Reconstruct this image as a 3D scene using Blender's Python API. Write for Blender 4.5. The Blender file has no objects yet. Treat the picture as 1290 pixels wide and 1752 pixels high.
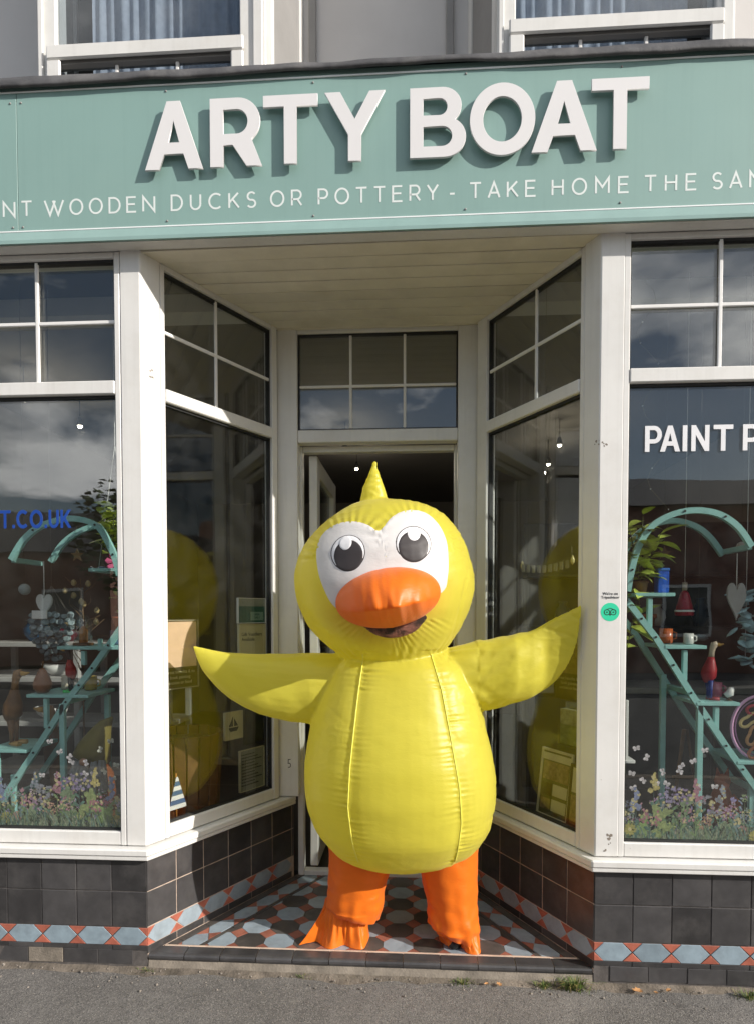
import bpy, bmesh, math, random
from mathutils import Vector, Matrix, noise
from mathutils.bvhtree import BVHTree

random.seed(7)
scene = bpy.context.scene
COL = scene.collection
R = math.radians

# ---------------------------------------------------------------- camera
cam_data = bpy.data.cameras.new('camera')
cam = bpy.data.objects.new('camera', cam_data)
COL.objects.link(cam)
cam_data.sensor_fit = 'HORIZONTAL'
cam_data.sensor_width = 36.0
cam_data.lens = 1060.3 / 1290 * 36.0
cam_data.shift_y = (1082.7 - 876) / 1290
cam_data.clip_end = 400
cam.location = (0, -2.55, 1.483)
cam.rotation_euler = (R(90 - 1.82), 0, R(3.434))
scene.camera = cam

# ---------------------------------------------------------------- sun and sky
SUN = Vector((2.1, -1.0, 1.15)).normalized()          # towards the sun
sun_data = bpy.data.lights.new('sun', 'SUN')
sun_data.energy = 5.0
sun_data.angle = R(0.53)
sun_data.color = (1.0, 0.94, 0.86)
sun = bpy.data.objects.new('sun', sun_data)
COL.objects.link(sun)
sun.rotation_euler = SUN.to_track_quat('Z', 'Y').to_euler()
sun.location = SUN * 30

world = bpy.data.worlds.new('World')
scene.world = world
world.use_nodes = True
nt = world.node_tree
nt.nodes.clear()
sky = nt.nodes.new('ShaderNodeTexSky')
sky.sky_type = 'NISHITA'
sky.sun_disc = False
sky.sun_elevation = math.asin(SUN.z)
sky.sun_rotation = math.atan2(SUN.x, SUN.y)
sky.air_density = 1.0
sky.dust_density = 1.0
tc = nt.nodes.new('ShaderNodeTexCoord')
sep = nt.nodes.new('ShaderNodeSeparateXYZ')
nt.links.new(tc.outputs['Generated'], sep.inputs[0])
zoff = nt.nodes.new('ShaderNodeMath'); zoff.operation = 'MAXIMUM'; zoff.inputs[1].default_value = 0.0
nt.links.new(sep.outputs['Z'], zoff.inputs[0])
zadd = nt.nodes.new('ShaderNodeMath'); zadd.operation = 'ADD'; zadd.inputs[1].default_value = 0.22
nt.links.new(zoff.outputs[0], zadd.inputs[0])
dvx = nt.nodes.new('ShaderNodeMath'); dvx.operation = 'DIVIDE'
dvy = nt.nodes.new('ShaderNodeMath'); dvy.operation = 'DIVIDE'
nt.links.new(sep.outputs['X'], dvx.inputs[0]); nt.links.new(zadd.outputs[0], dvx.inputs[1])
nt.links.new(sep.outputs['Y'], dvy.inputs[0]); nt.links.new(zadd.outputs[0], dvy.inputs[1])
cmb = nt.nodes.new('ShaderNodeCombineXYZ')
nt.links.new(dvx.outputs[0], cmb.inputs[0]); nt.links.new(dvy.outputs[0], cmb.inputs[1])
cmb.inputs[2].default_value = 4.4
cn = nt.nodes.new('ShaderNodeTexNoise')
cn.inputs['Scale'].default_value = 1.15; cn.inputs['Detail'].default_value = 9; cn.inputs['Roughness'].default_value = 0.55
cn.inputs['Distortion'].default_value = 0.25
nt.links.new(cmb.outputs[0], cn.inputs['Vector'])
cr = nt.nodes.new('ShaderNodeValToRGB')
cr.color_ramp.elements[0].position = 0.50; cr.color_ramp.elements[0].color = (0, 0, 0, 1)
cr.color_ramp.elements[1].position = 0.60; cr.color_ramp.elements[1].color = (1, 1, 1, 1)
nt.links.new(cn.outputs['Fac'], cr.inputs[0])
mixc = nt.nodes.new('ShaderNodeMixRGB')
cshade = nt.nodes.new('ShaderNodeValToRGB')          # thick parts of the clouds are greyer
cshade.color_ramp.elements[0].position = 0.3; cshade.color_ramp.elements[0].color = (0.70, 0.72, 0.75, 1)
cshade.color_ramp.elements[1].position = 0.62; cshade.color_ramp.elements[1].color = (1, 1, 1, 1)
cn2 = nt.nodes.new('ShaderNodeTexNoise'); cn2.inputs['Scale'].default_value = 2.6; cn2.inputs['Detail'].default_value = 6
nt.links.new(cmb.outputs[0], cn2.inputs['Vector']); nt.links.new(cn2.outputs['Fac'], cshade.inputs[0])
cscale = nt.nodes.new('ShaderNodeVectorMath'); cscale.operation = 'SCALE'; cscale.inputs['Scale'].default_value = 20.0
nt.links.new(cshade.outputs[0], cscale.inputs[0]); nt.links.new(cscale.outputs[0], mixc.inputs[2])
nt.links.new(cr.outputs[0], mixc.inputs[0]); nt.links.new(sky.outputs[0], mixc.inputs[1])
bg = nt.nodes.new('ShaderNodeBackground'); bg.inputs['Strength'].default_value = 0.08
nt.links.new(mixc.outputs[0], bg.inputs['Color'])
wo = nt.nodes.new('ShaderNodeOutputWorld')
nt.links.new(bg.outputs[0], wo.inputs['Surface'])

scene.view_settings.view_transform = 'Standard'
scene.view_settings.look = 'None'
scene.view_settings.gamma = 1
scene.view_settings.use_curve_mapping = False
scene.view_settings.exposure = 0.20
scene.render.engine = 'CYCLES'
scene.cycles.max_bounces = 10
scene.cycles.transparent_max_bounces = 24
scene.cycles.sample_clamp_indirect = 4
scene.cycles.use_denoising = True

# ---------------------------------------------------------------- helpers
def lin(r, g, b):
    f = lambda c: (c / 255 / 12.92) if c / 255 <= 0.04045 else ((c / 255 + 0.055) / 1.055) ** 2.4
    return (f(r), f(g), f(b), 1)

BASE = {}          # world position of every object that has children


def base_of(o):
    return BASE.get(o.name, Vector((0, 0, 0)))


def tag(o, label=None, cat=None, group=None, kind=None):
    if label: o['label'] = label
    if cat: o['category'] = cat
    if group: o['group'] = group
    if kind: o['kind'] = kind
    return o


def empty(name, loc, label=None, cat=None, group=None, kind=None):
    o = bpy.data.objects.new(name, None)
    o.empty_display_size = 0.1
    COL.objects.link(o)
    o.location = loc
    BASE[o.name] = Vector(loc)
    return tag(o, label, cat, group, kind)


def link_mesh(name, me, parent=None, M=None):
    """object from mesh data; M is its world matrix"""
    o = bpy.data.objects.new(name, me)
    COL.objects.link(o)
    M = M or Matrix()
    if parent is not None:
        o.parent = parent
        M = Matrix.Translation(-base_of(parent)) @ M
    o.matrix_local = M
    BASE[o.name] = (M.translation + (base_of(parent) if parent is not None else Vector()))
    return o


class MB:
    def __init__(self):
        self.bm = bmesh.new()

    def poly(self, pts, mi=0):
        f = self.bm.faces.new([self.bm.verts.new(p) for p in pts])
        f.material_index = mi
        return f

    def hexa(self, p, bevel=0, mi=0):
        """p: 8 points, bottom 4 then top 4 (both counter-clockwise)"""
        v = [self.bm.verts.new(q) for q in p]
        fs = [(3, 2, 1, 0), (4, 5, 6, 7), (0, 1, 5, 4), (1, 2, 6, 5), (2, 3, 7, 6), (3, 0, 4, 7)]
        faces = [self.bm.faces.new([v[i] for i in f]) for f in fs]
        for f in faces: f.material_index = mi
        if bevel:
            es = set(e for f in faces for e in f.edges)
            r = bmesh.ops.bevel(self.bm, geom=list(es), offset=bevel, segments=1, affect='EDGES', profile=0.5)
            for f in r['faces']: f.material_index = mi
        return v

    def box(self, x0, x1, y0, y1, z0, z1, bevel=0, mi=0):
        return self.hexa([(x0, y0, z0), (x1, y0, z0), (x1, y1, z0), (x0, y1, z0),
                          (x0, y0, z1), (x1, y0, z1), (x1, y1, z1), (x0, y1, z1)], bevel, mi)

    def prism(self, poly, z0, z1, bevel=0, mi=0):
        """vertical prism over an xy polygon"""
        n = len(poly)
        a = [self.bm.verts.new((x, y, z0)) for x, y in poly]
        b = [self.bm.verts.new((x, y, z1)) for x, y in poly]
        fs = [self.bm.faces.new(b), self.bm.faces.new(a[::-1])]
        for i in range(n):
            j = (i + 1) % n
            fs.append(self.bm.faces.new((a[i], a[j], b[j], b[i])))
        for f in fs: f.material_index = mi
        if bevel:
            es = set(e for f in fs for e in f.edges)
            bmesh.ops.bevel(self.bm, geom=list(es), offset=bevel, segments=1, affect='EDGES', profile=0.5)

    def tube(self, pts, r, n=8, mi=0, cap=True, scale=None):
        pts = [Vector(p) for p in pts]
        rings = []
        for i, p in enumerate(pts):
            d = (pts[min(i + 1, len(pts) - 1)] - pts[max(i - 1, 0)])
            d = d.normalized() if d.length > 1e-9 else Vector((0, 0, 1))
            up = Vector((0, 1, 0)) if abs(d.y) < 0.9 else Vector((1, 0, 0))
            a = d.cross(up).normalized(); b = d.cross(a).normalized()
            rr = r[i] if isinstance(r, (list, tuple)) else r
            rings.append([self.bm.verts.new(p + a * math.cos(t) * rr + b * math.sin(t) * rr)
                          for t in [2 * math.pi * k / n for k in range(n)]])
        for A, B in zip(rings, rings[1:]):
            for k in range(n):
                f = self.bm.faces.new((A[k], A[(k + 1) % n], B[(k + 1) % n], B[k]))
                f.material_index = mi; f.smooth = True
        if cap:
            for ring, rev in ((rings[0], False), (rings[-1], True)):
                f = self.bm.faces.new(ring[::-1] if rev else ring); f.material_index = mi

    def bar(self, pts, w, d, mi=0, side=Vector((0, 1, 0))):
        """flat bar swept along a path in the xz plane: w across in plane, d along y (centred)"""
        pts = [Vector(p) for p in pts]
        rings = []
        for i, p in enumerate(pts):
            t = (pts[min(i + 1, len(pts) - 1)] - pts[max(i - 1, 0)]).normalized()
            a = t.cross(side).normalized() * (w / 2)
            b = side * (d / 2)
            rings.append([self.bm.verts.new(q) for q in (p - a - b, p + a - b, p + a + b, p - a + b)])
        for A, B in zip(rings, rings[1:]):
            for k in range(4):
                self.bm.faces.new((A[k], A[(k + 1) % 4], B[(k + 1) % 4], B[k])).material_index = mi
        self.bm.faces.new(rings[0][::-1]).material_index = mi
        self.bm.faces.new(rings[-1]).material_index = mi

    def lathe(self, prof, cx, cy, n=20, mi=0, sx=1, sy=1, smooth=True):
        """prof: (radius, z) from bottom to top"""
        rings = []
        for r, z in prof:
            if r < 1e-6:
                rings.append([self.bm.verts.new((cx, cy, z))])
            else:
                rings.append([self.bm.verts.new((cx + r * sx * math.cos(2 * math.pi * k / n), cy + r * sy * math.sin(2 * math.pi * k / n), z)) for k in range(n)])
        for A, B in zip(rings, rings[1:]):
            for k in range(n):
                k2 = (k + 1) % n
                if len(A) == 1 and len(B) == 1: continue
                if len(A) == 1: f = self.bm.faces.new((A[0], B[k2], B[k]))
                elif len(B) == 1: f = self.bm.faces.new((A[k], A[k2], B[0]))
                else: f = self.bm.faces.new((A[k], A[k2], B[k2], B[k]))
                f.material_index = mi; f.smooth = smooth
        if len(rings[0]) > 1: self.bm.faces.new(rings[0][::-1]).material_index = mi
        if len(rings[-1]) > 1: self.bm.faces.new(rings[-1]).material_index = mi

    def mesh(self, name, mats, origin=(0, 0, 0), fix=True):
        if fix: bmesh.ops.recalc_face_normals(self.bm, faces=self.bm.faces[:])
        if Vector(origin).length: bmesh.ops.translate(self.bm, verts=self.bm.verts[:], vec=-Vector(origin))
        me = bpy.data.meshes.new(name)
        self.bm.to_mesh(me)
        self.bm.free()
        for m in (mats if isinstance(mats, (list, tuple)) else [mats]): me.materials.append(m)
        return me

    def build(self, name, mats, parent=None, fix=True):
        """one object; its origin is the parent's base (or the world origin)"""
        o = base_of(parent) if parent is not None else Vector()
        return link_mesh(name, self.mesh(name, mats, o, fix), parent, Matrix.Translation(o))

    def build_at(self, name, mats, loc, parent=None):
        """one object whose mesh is already given relative to loc"""
        return link_mesh(name, self.mesh(name, mats), parent, Matrix.Translation(Vector(loc)))


def children(o):
    return [c for c in COL.objects if c.parent == o]


class Wall:
    """a wall frame: t runs along it, z up, o outwards"""
    def __init__(s, O, d, n):
        s.O = Vector((O[0], O[1], 0)); s.d = Vector((d[0], d[1], 0)).normalized(); s.n = Vector((n[0], n[1], 0)).normalized()

    def pt(s, t, z, o=0):
        p = s.O + s.d * t + s.n * o
        return Vector((p.x, p.y, z))

    def box(s, mb, t0, t1, z0, z1, o0, o1, bevel=0, mi=0):
        return mb.hexa([s.pt(t0, z0, o0), s.pt(t1, z0, o0), s.pt(t1, z0, o1), s.pt(t0, z0, o1),
                        s.pt(t0, z1, o0), s.pt(t1, z1, o0), s.pt(t1, z1, o1), s.pt(t0, z1, o1)], bevel, mi)

    def M(s, t, z, o=0):
        """matrix: local x along the wall, local y into the wall, local z up (right handed for either direction of d)"""
        y = -s.n; x = y.cross(Vector((0, 0, 1)))
        m = Matrix((x, y, Vector((0, 0, 1)))).transposed().to_4x4()
        m.translation = s.pt(t, z, o)
        return m


XL, XR = -1.138, 0.737
S30, C30 = 0.5, math.sqrt(3) / 2
FL = Wall((XL, 0), (-1, 0), (0, -1))
FR = Wall((XR, 0), (1, 0), (0, -1))
SL = Wall((XL, 0), (S30, C30), (C30, -S30))
SR = Wall((XR, 0), (-S30, C30), (-C30, -S30))
YB = 0.75                                         # plane of the posts beside the door
ZS, ZSILL, ZGL, ZTR0, ZTR1, ZGT, ZTOP = 0.432, 0.487, 0.545, 2.400, 2.456, 2.962, 2.985

# ---------------------------------------------------------------- materials
class Nodes:
    def __init__(s, name):
        s.m = bpy.data.materials.new(name); s.m.use_nodes = True
        s.t = s.m.node_tree; s.t.nodes.clear()
        s.out = s.t.nodes.new('ShaderNodeOutputMaterial')

    def n(s, kind, **kw):
        node = s.t.nodes.new('ShaderNode' + kind)
        for k, v in kw.items():
            if k in node.inputs: node.inputs[k].default_value = v
            else: setattr(node, k, v)
        return node

    def l(s, a, b): s.t.links.new(a, b)

    def math(s, op, a, b=None, clamp=False):
        m = s.n('Math', operation=op, use_clamp=clamp)
        for i, v in enumerate((a, b)):
            if v is None: continue
            if isinstance(v, (int, float)): m.inputs[i].default_value = v
            else: s.l(v, m.inputs[i])
        return m.outputs[0]

    def noise(s, vec, scale, detail=4, rough=0.55, dist=0):
        t = s.n('TexNoise', Scale=scale, Detail=detail, Roughness=rough, Distortion=dist)
        s.l(vec, t.inputs['Vector']); return t.outputs['Fac']

    def mix(s, fac, a, b, blend='MIX'):
        m = s.n('MixRGB', blend_type=blend)
        for i, v in zip((0, 1, 2), (fac, a, b)):
            if isinstance(v, (int, float)): m.inputs[i].default_value = v
            elif isinstance(v, tuple): m.inputs[i].default_value = v
            else: s.l(v, m.inputs[i])
        return m.outputs[0]

    def ramp(s, fac, p0, p1, c0=(0, 0, 0, 1), c1=(1, 1, 1, 1)):
        r = s.n('ValToRGB'); e = r.color_ramp.elements
        e[0].position, e[0].color, e[1].position, e[1].color = p0, c0, p1, c1
        s.l(fac, r.inputs[0]); return r.outputs[0]

    def bump(s, h, strength, dist=0.01, normal=None):
        b = s.n('Bump', Strength=strength, Distance=dist); s.l(h, b.inputs['Height'])
        if normal is not None: s.l(normal, b.inputs['Normal'])
        return b.outputs[0]

    def stretch(s, vec, sx, sy, sz):
        m = s.n('Mapping'); m.inputs['Scale'].default_value = (sx, sy, sz); s.l(vec, m.inputs[0]); return m.outputs[0]


def mat(name, col, rough=0.5, var=0.12, scale=6.0, bump=0.0, bscale=80, bdist=0.004, spec=0.5, metal=0.0, dirt=None, dirt_amt=0.0,
        dirt_scale=2.5, jitter=0.0, streak=0.0, coat=0.0, emit=None, emit_s=0.0):
    """surface with uneven colour, fine relief and optional dirt, all driven by the world position"""
    N = Nodes(name)
    pos = N.n('NewGeometry').outputs['Position']
    b = N.n('BsdfPrincipled', Roughness=rough, Metallic=metal)
    b.inputs['Specular IOR Level'].default_value = spec
    if coat: b.inputs['Coat Weight'].default_value = coat; b.inputs['Coat Roughness'].default_value = 0.08
    f = N.noise(pos, scale, 6, 0.6)
    lo = tuple(c * (1 - var) for c in col[:3]) + (1,)
    hi = tuple(min(1, c * (1 + var)) for c in col[:3]) + (1,)
    c = N.ramp(f, 0.3, 0.7, lo, hi)
    if jitter:
        oi = N.n('ObjectInfo').outputs['Random']
        k = N.math('ADD', N.math('MULTIPLY', oi, jitter * 2), 1 - jitter)
        v = N.n('HueSaturation'); N.l(k, v.inputs['Value']); N.l(c, v.inputs['Color']); c = v.outputs[0]
    if streak:
        s_ = N.noise(N.stretch(pos, 40, 40, 1.5), 1.0, 5, 0.6)
        c = N.mix(N.math('MULTIPLY', N.ramp(s_, 0.5, 0.75), streak), c, tuple(x * 0.45 for x in col[:3]) + (1,))
    if dirt:
        d = N.noise(pos, dirt_scale, 8, 0.68)
        c = N.mix(N.math('MULTIPLY', N.ramp(d, 0.48, 0.72), dirt_amt), c, dirt)
    N.l(c, b.inputs['Base Color'])
    rn = N.math('ADD', N.math('MULTIPLY', N.noise(pos, scale * 5, 3), 0.2), rough - 0.1, True)
    N.l(rn, b.inputs['Roughness'])
    if bump:
        N.l(N.bump(N.noise(pos, bscale, 5, 0.6), bump, bdist), b.inputs['Normal'])
    if emit:
        b.inputs['Emission Color'].default_value = emit; b.inputs['Emission Strength'].default_value = emit_s
    N.l(b.outputs[0], N.out.inputs[0])
    return N.m


def glass_mat(name, tint=(0.93, 0.95, 0.94, 1), r0=0.10, grime=0.015):
    """clear pane: see-through, with reflections that grow towards grazing angles, and a little grime"""
    N = Nodes(name)
    pos = N.n('NewGeometry').outputs['Position']
    lw = N.n('LayerWeight', Blend=0.5)
    p5 = N.math('POWER', lw.outputs['Facing'], 5.0)
    fr = N.math('ADD', N.math('MULTIPLY', p5, 1 - r0), r0)
    tr = N.n('BsdfTransparent', Color=tint)
    gl = N.n('BsdfGlossy', Roughness=0.0)
    gl.inputs['Color'].default_value = (1, 1, 1, 1)
    wob = N.bump(N.noise(pos, 2.2, 2, 0.5), 0.02, 0.05)
    N.l(wob, gl.inputs['Normal'])
    m1 = N.n('MixShader'); N.l(fr, m1.inputs[0]); N.l(tr.outputs[0], m1.inputs[1]); N.l(gl.outputs[0], m1.inputs[2])
    df = N.n('BsdfDiffuse', Color=(0.6, 0.6, 0.58, 1))
    g = N.math('MULTIPLY', N.ramp(N.noise(pos, 9, 8, 0.7), 0.45, 0.8), grime)
    m2 = N.n('MixShader'); N.l(g, m2.inputs[0]); N.l(m1.outputs[0], m2.inputs[1]); N.l(df.outputs[0], m2.inputs[2])
    N.l(m2.outputs[0], N.out.inputs[0])
    return N.m


def fabric_mat(name, col, trans=0.3, rough=0.42, tcol=None, bump=0.35):
    """thin inflated nylon: glossy, crinkled, light comes through it"""
    N = Nodes(name)
    pos = N.n('NewGeometry').outputs['Position']
    b = N.n('BsdfPrincipled', Roughness=rough)
    b.inputs['Specular IOR Level'].default_value = 0.45
    b.inputs['Sheen Weight'].default_value = 0.15
    c = N.ramp(N.noise(pos, 5, 4), 0.3, 0.7, tuple(x * 0.94 for x in col[:3]) + (1,), tuple(min(1, x * 1.05) for x in col[:3]) + (1,))
    N.l(c, b.inputs['Base Color'])
    h1 = N.noise(N.stretch(pos, 1, 1, 2.2), 22, 3, 0.5, 0.6)
    h2 = N.noise(N.stretch(pos, 1.0, 1.0, 3.0), 75, 4, 0.6, 0.4)
    mask = N.ramp(N.noise(pos, 4.2, 3), 0.42, 0.62)
    h = N.math('ADD', N.math('MULTIPLY', h1, 0.6), N.math('MULTIPLY', N.math('MULTIPLY', h2, mask), 0.55))
    weave = N.noise(pos, 900, 2, 0.5)
    nrm = N.bump(h, bump, 0.02)
    nrm = N.bump(weave, 0.06, 0.0015, nrm)
    N.l(nrm, b.inputs['Normal'])
    t = N.n('BsdfTranslucent'); t.inputs['Color'].default_value = tcol or col
    N.l(nrm, t.inputs['Normal'])
    m = N.n('MixShader', Fac=trans)
    N.l(b.outputs[0], m.inputs[1]); N.l(t.outputs[0], m.inputs[2])
    N.l(m.outputs[0], N.out.inputs[0])
    return N.m


M = {}
M['upvc'] = mat('white_upvc', (0.71, 0.70, 0.675, 1), 0.34, 0.05, 3, bump=0.04, bscale=14, bdist=0.01, dirt=(0.46, 0.42, 0.35, 1), dirt_amt=0.22, dirt_scale=5, streak=0.12)
M['seal'] = mat('black_rubber_seal', (0.014, 0.014, 0.014, 1), 0.6, 0.2)
M['lead'] = mat('lead_flashing', (0.085, 0.083, 0.085, 1), 0.55, 0.35, 9, bump=0.3, bscale=30, bdist=0.01, dirt=(0.22, 0.21, 0.20, 1), dirt_amt=0.5, dirt_scale=6)
M['teal'] = mat('teal_sign_board', lin(132, 163, 157), 0.5, 0.03, 2.0, bump=0.03, bscale=5, bdist=0.02, dirt=lin(150, 175, 165), dirt_amt=0.16, dirt_scale=1.6, streak=0.08)
M['teal_trim'] = mat('pale_teal_trim', lin(146, 176, 171), 0.35, 0.06, 8)
M['white_edge'] = mat('white_pinstripe', (0.85, 0.87, 0.87, 1), 0.4, 0.04, 8)
M['letter'] = mat('white_letter', (0.74, 0.725, 0.725, 1), 0.42, 0.02, 4)
M['print_white'] = mat('white_print', (0.72, 0.77, 0.75, 1), 0.5, 0.03, 9)
M['vinyl_white'] = mat('white_vinyl', (0.74, 0.74, 0.76, 1), 0.5, 0.03, 9)
M['vinyl_blue'] = mat('blue_vinyl', lin(22, 66, 150), 0.5, 0.05, 9)
M['soffit'] = mat('cream_soffit_board', (0.74, 0.69, 0.57, 1), 0.55, 0.08, 5, bump=0.08, bscale=20, dirt=(0.34, 0.29, 0.20, 1), dirt_amt=0.22, dirt_scale=3.5, jitter=0.06)
M['tile_dark'] = mat('charcoal_tile', (0.048, 0.046, 0.047, 1), 0.34, 0.22, 14, bump=0.06, bscale=45, dirt=(0.115, 0.108, 0.104, 1), dirt_amt=0.5, dirt_scale=6, jitter=0.34)
M['tile_blue'] = mat('pale_blue_tile', lin(136, 152, 162), 0.34, 0.16, 16, bump=0.06, bscale=50, dirt=(0.10, 0.12, 0.14, 1), dirt_amt=0.45, dirt_scale=11, jitter=0.12)
M['tile_blue_floor'] = mat('pale_blue_floor_tile', lin(142, 154, 163), 0.34, 0.12, 16, bump=0.06, bscale=50, dirt=(0.13, 0.14, 0.15, 1), dirt_amt=0.5, dirt_scale=11, jitter=0.1)
M['tile_dark_floor'] = mat('charcoal_floor_tile', (0.070, 0.063, 0.058, 1), 0.4, 0.25, 14, bump=0.06, bscale=45, dirt=(0.16, 0.14, 0.12, 1), dirt_amt=0.5, dirt_scale=8, jitter=0.3)
M['tile_red_floor'] = mat('worn_terracotta_floor_tile', lin(146, 92, 76), 0.5, 0.25, 20, bump=0.08, bscale=60, dirt=(0.14, 0.09, 0.07, 1), dirt_amt=0.55, dirt_scale=10, jitter=0.2)
M['tile_red'] = mat('terracotta_tile', lin(168, 96, 78), 0.45, 0.2, 20, bump=0.08, bscale=60, dirt=(0.12, 0.05, 0.03, 1), dirt_amt=0.4, dirt_scale=12, jitter=0.15)
M['grout_shaded'] = mat('shaded_grout', (0.09, 0.08, 0.075, 1), 0.9, 0.4, 25, bump=0.3)  # front joints: their shadow is put into the grout colour
M['grout_pale'] = mat('pale_grout', (0.42, 0.33, 0.27, 1), 0.9, 0.3, 25, bump=0.3)  # sunlit tone of the side-wall joints in the colour; also the mortar bed
M['concrete'] = mat('step_concrete', (0.21, 0.18, 0.145, 1), 0.9, 0.35, 9, bump=0.6, bscale=110, bdist=0.006, dirt=(0.07, 0.06, 0.05, 1), dirt_amt=0.6, dirt_scale=6)
M['render_grey'] = mat('grey_wall_render', lin(205, 202, 200), 0.85, 0.06, 2, bump=0.08, bscale=60)
M['board_grey'] = mat('painted_grey_board', lin(140, 138, 136), 0.6, 0.08, 5)
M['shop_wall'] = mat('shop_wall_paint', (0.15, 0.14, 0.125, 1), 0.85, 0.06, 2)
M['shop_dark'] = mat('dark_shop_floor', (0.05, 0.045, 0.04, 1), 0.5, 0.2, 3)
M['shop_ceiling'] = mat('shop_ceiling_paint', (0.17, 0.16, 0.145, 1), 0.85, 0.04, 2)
M['glass'] = glass_mat('window_glass')
M['glass_dirty'] = glass_mat('upstairs_glass', (0.8, 0.83, 0.85, 1), 0.05, 0.05)
M['turq'] = mat('turquoise_painted_wood', lin(150, 200, 196), 0.45, 0.1, 12, bump=0.05, bscale=60)
M['white_paint'] = mat('white_paint', (0.75, 0.74, 0.72, 1), 0.5, 0.05, 6)
M['black'] = mat('black_plastic', (0.012, 0.012, 0.012, 1), 0.45, 0.2)
M['dark_wood'] = mat('brown_wood', (0.16, 0.075, 0.025, 1), 0.5, 0.3, 18, bump=0.15, bscale=40, jitter=0.3)
M['asph_stone'] = mat('pale_grit', (0.20, 0.175, 0.15, 1), 0.9, 0.4, 30, jitter=0.4)

# ---------------------------------------------------------------- the ground
def asphalt(name, base, speck):
    N = Nodes(name)
    pos = N.n('NewGeometry').outputs['Position']
    b = N.n('BsdfPrincipled', Roughness=0.9)
    b.inputs['Specular IOR Level'].default_value = 0.3
    v = N.n('TexVoronoi', Scale=300); N.l(pos, v.inputs['Vector'])
    v2 = N.n('TexVoronoi', Scale=150); N.l(pos, v2.inputs['Vector'])
    big = N.noise(pos, 2.3, 6, 0.65)
    c = N.ramp(big, 0.3, 0.72, tuple(x * 0.66 for x in base[:3]) + (1,), tuple(x * 1.2 for x in base[:3]) + (1,))
    sp = N.n('SeparateColor'); N.l(v.outputs['Color'], sp.inputs[0])
    c = N.mix(N.math('MULTIPLY', N.ramp(sp.outputs[0], 0.72, 0.95), 0.55), c, speck)
    c = N.mix(N.math('MULTIPLY', N.ramp(sp.outputs[1], 0.7, 0.9), 0.6), c, (0.03, 0.03, 0.03, 1))
    c = N.mix(N.math('MULTIPLY', N.ramp(N.noise(pos, 6, 6, 0.7), 0.62, 0.72), 0.5), c, (0.05, 0.045, 0.04, 1))
    N.l(c, b.inputs['Base Color'])
    h = N.math('ADD', v.outputs['Distance'], N.math('MULTIPLY', v2.outputs['Distance'], 0.8))
    nrm = N.bump(h, 0.40, 0.004)
    nrm = N.bump(N.noise(pos, 14, 4), 0.25, 0.02, nrm)
    N.l(nrm, b.inputs['Normal'])
    N.l(b.outputs[0], N.out.inputs[0])
    return N.m


M['asphalt'] = asphalt('worn_asphalt', (0.165, 0.155, 0.145, 1), (0.34, 0.32, 0.29, 1))
M['road'] = asphalt('road_asphalt', (0.07, 0.07, 0.07, 1), (0.2, 0.2, 0.19, 1))
M['dirt'] = mat('dusty_dirt', (0.15, 0.125, 0.10, 1), 0.95, 0.5, 14, bump=0.8, bscale=90, bdist=0.008, dirt=(0.09, 0.075, 0.05, 1), dirt_amt=0.6, dirt_scale=9)

ZG = -0.05
mb = MB()
# pavement with a gentle unevenness, finer near the shop
xs = [-60, -20, -6] + [-3 + 0.1 * i for i in range(61)] + [6, 20, 60]
ys = [-3.2, -2.4, -1.6, -1.2] + [-0.9 + 0.06 * i for i in range(17)] + [0.3, 0.5]
gv = [[mb.bm.verts.new((x, y, ZG + (0.006 * noise.noise(Vector((x * 2.1, y * 3.0, 0))) if -3 < x < 3 else 0))) for x in xs] for y in ys]
for j in range(len(ys) - 1):
    for i in range(len(xs) - 1):
        mb.bm.faces.new((gv[j][i], gv[j][i + 1], gv[j + 1][i + 1], gv[j + 1][i])).smooth = True
tag(mb.build('pavement', M['asphalt']), kind='structure')
mb = MB(); mb.box(-60, 60, -3.33, -3.2, -0.4, ZG + 0.004, 0.01)
tag(mb.build('kerb', M['concrete']), kind='structure')
mb = MB(); mb.poly([(-90, -90, -0.17), (90, -90, -0.17), (90, -3.25, -0.17), (-90, -3.25, -0.17)])
tag(mb.build('road', M['road']), kind='structure')
mb = MB(); mb.box(-60, 60, -13.5, -10.2, -0.4, -0.05)
tag(mb.build('far_pavement', M['asphalt']), kind='structure')
mb = MB(); mb.poly([(-90, 0.45, -0.06), (90, 0.45, -0.06), (90, 90, -0.06), (-90, 90, -0.06)])
tag(mb.build('ground', M['dirt']), kind='structure')

# strip of grit and dirt along the foot of the shop front
mb = MB()
xs = [-2.6 + 0.02 * i for i in range(236)]
prev = None
for x in xs:
    w = 0.030 + 0.040 * (0.5 + noise.noise(Vector((x * 5, 1, 3)))) + 0.02 * noise.noise(Vector((x * 19, 2, 3)))
    h = 0.004 + 0.004 * noise.noise(Vector((x * 9, 4, 3)))
    row = [mb.bm.verts.new((x, 0.004, ZG + h + 0.008)), mb.bm.verts.new((x, -w * 0.45, ZG + h)), mb.bm.verts.new((x, -w, ZG - 0.009))]
    if prev:
        for k in range(2): mb.bm.faces.new((prev[k], row[k], row[k + 1], prev[k + 1])).smooth = True
    prev = row
tag(mb.build('dirt_strip', M['dirt']), kind='structure')

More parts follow.
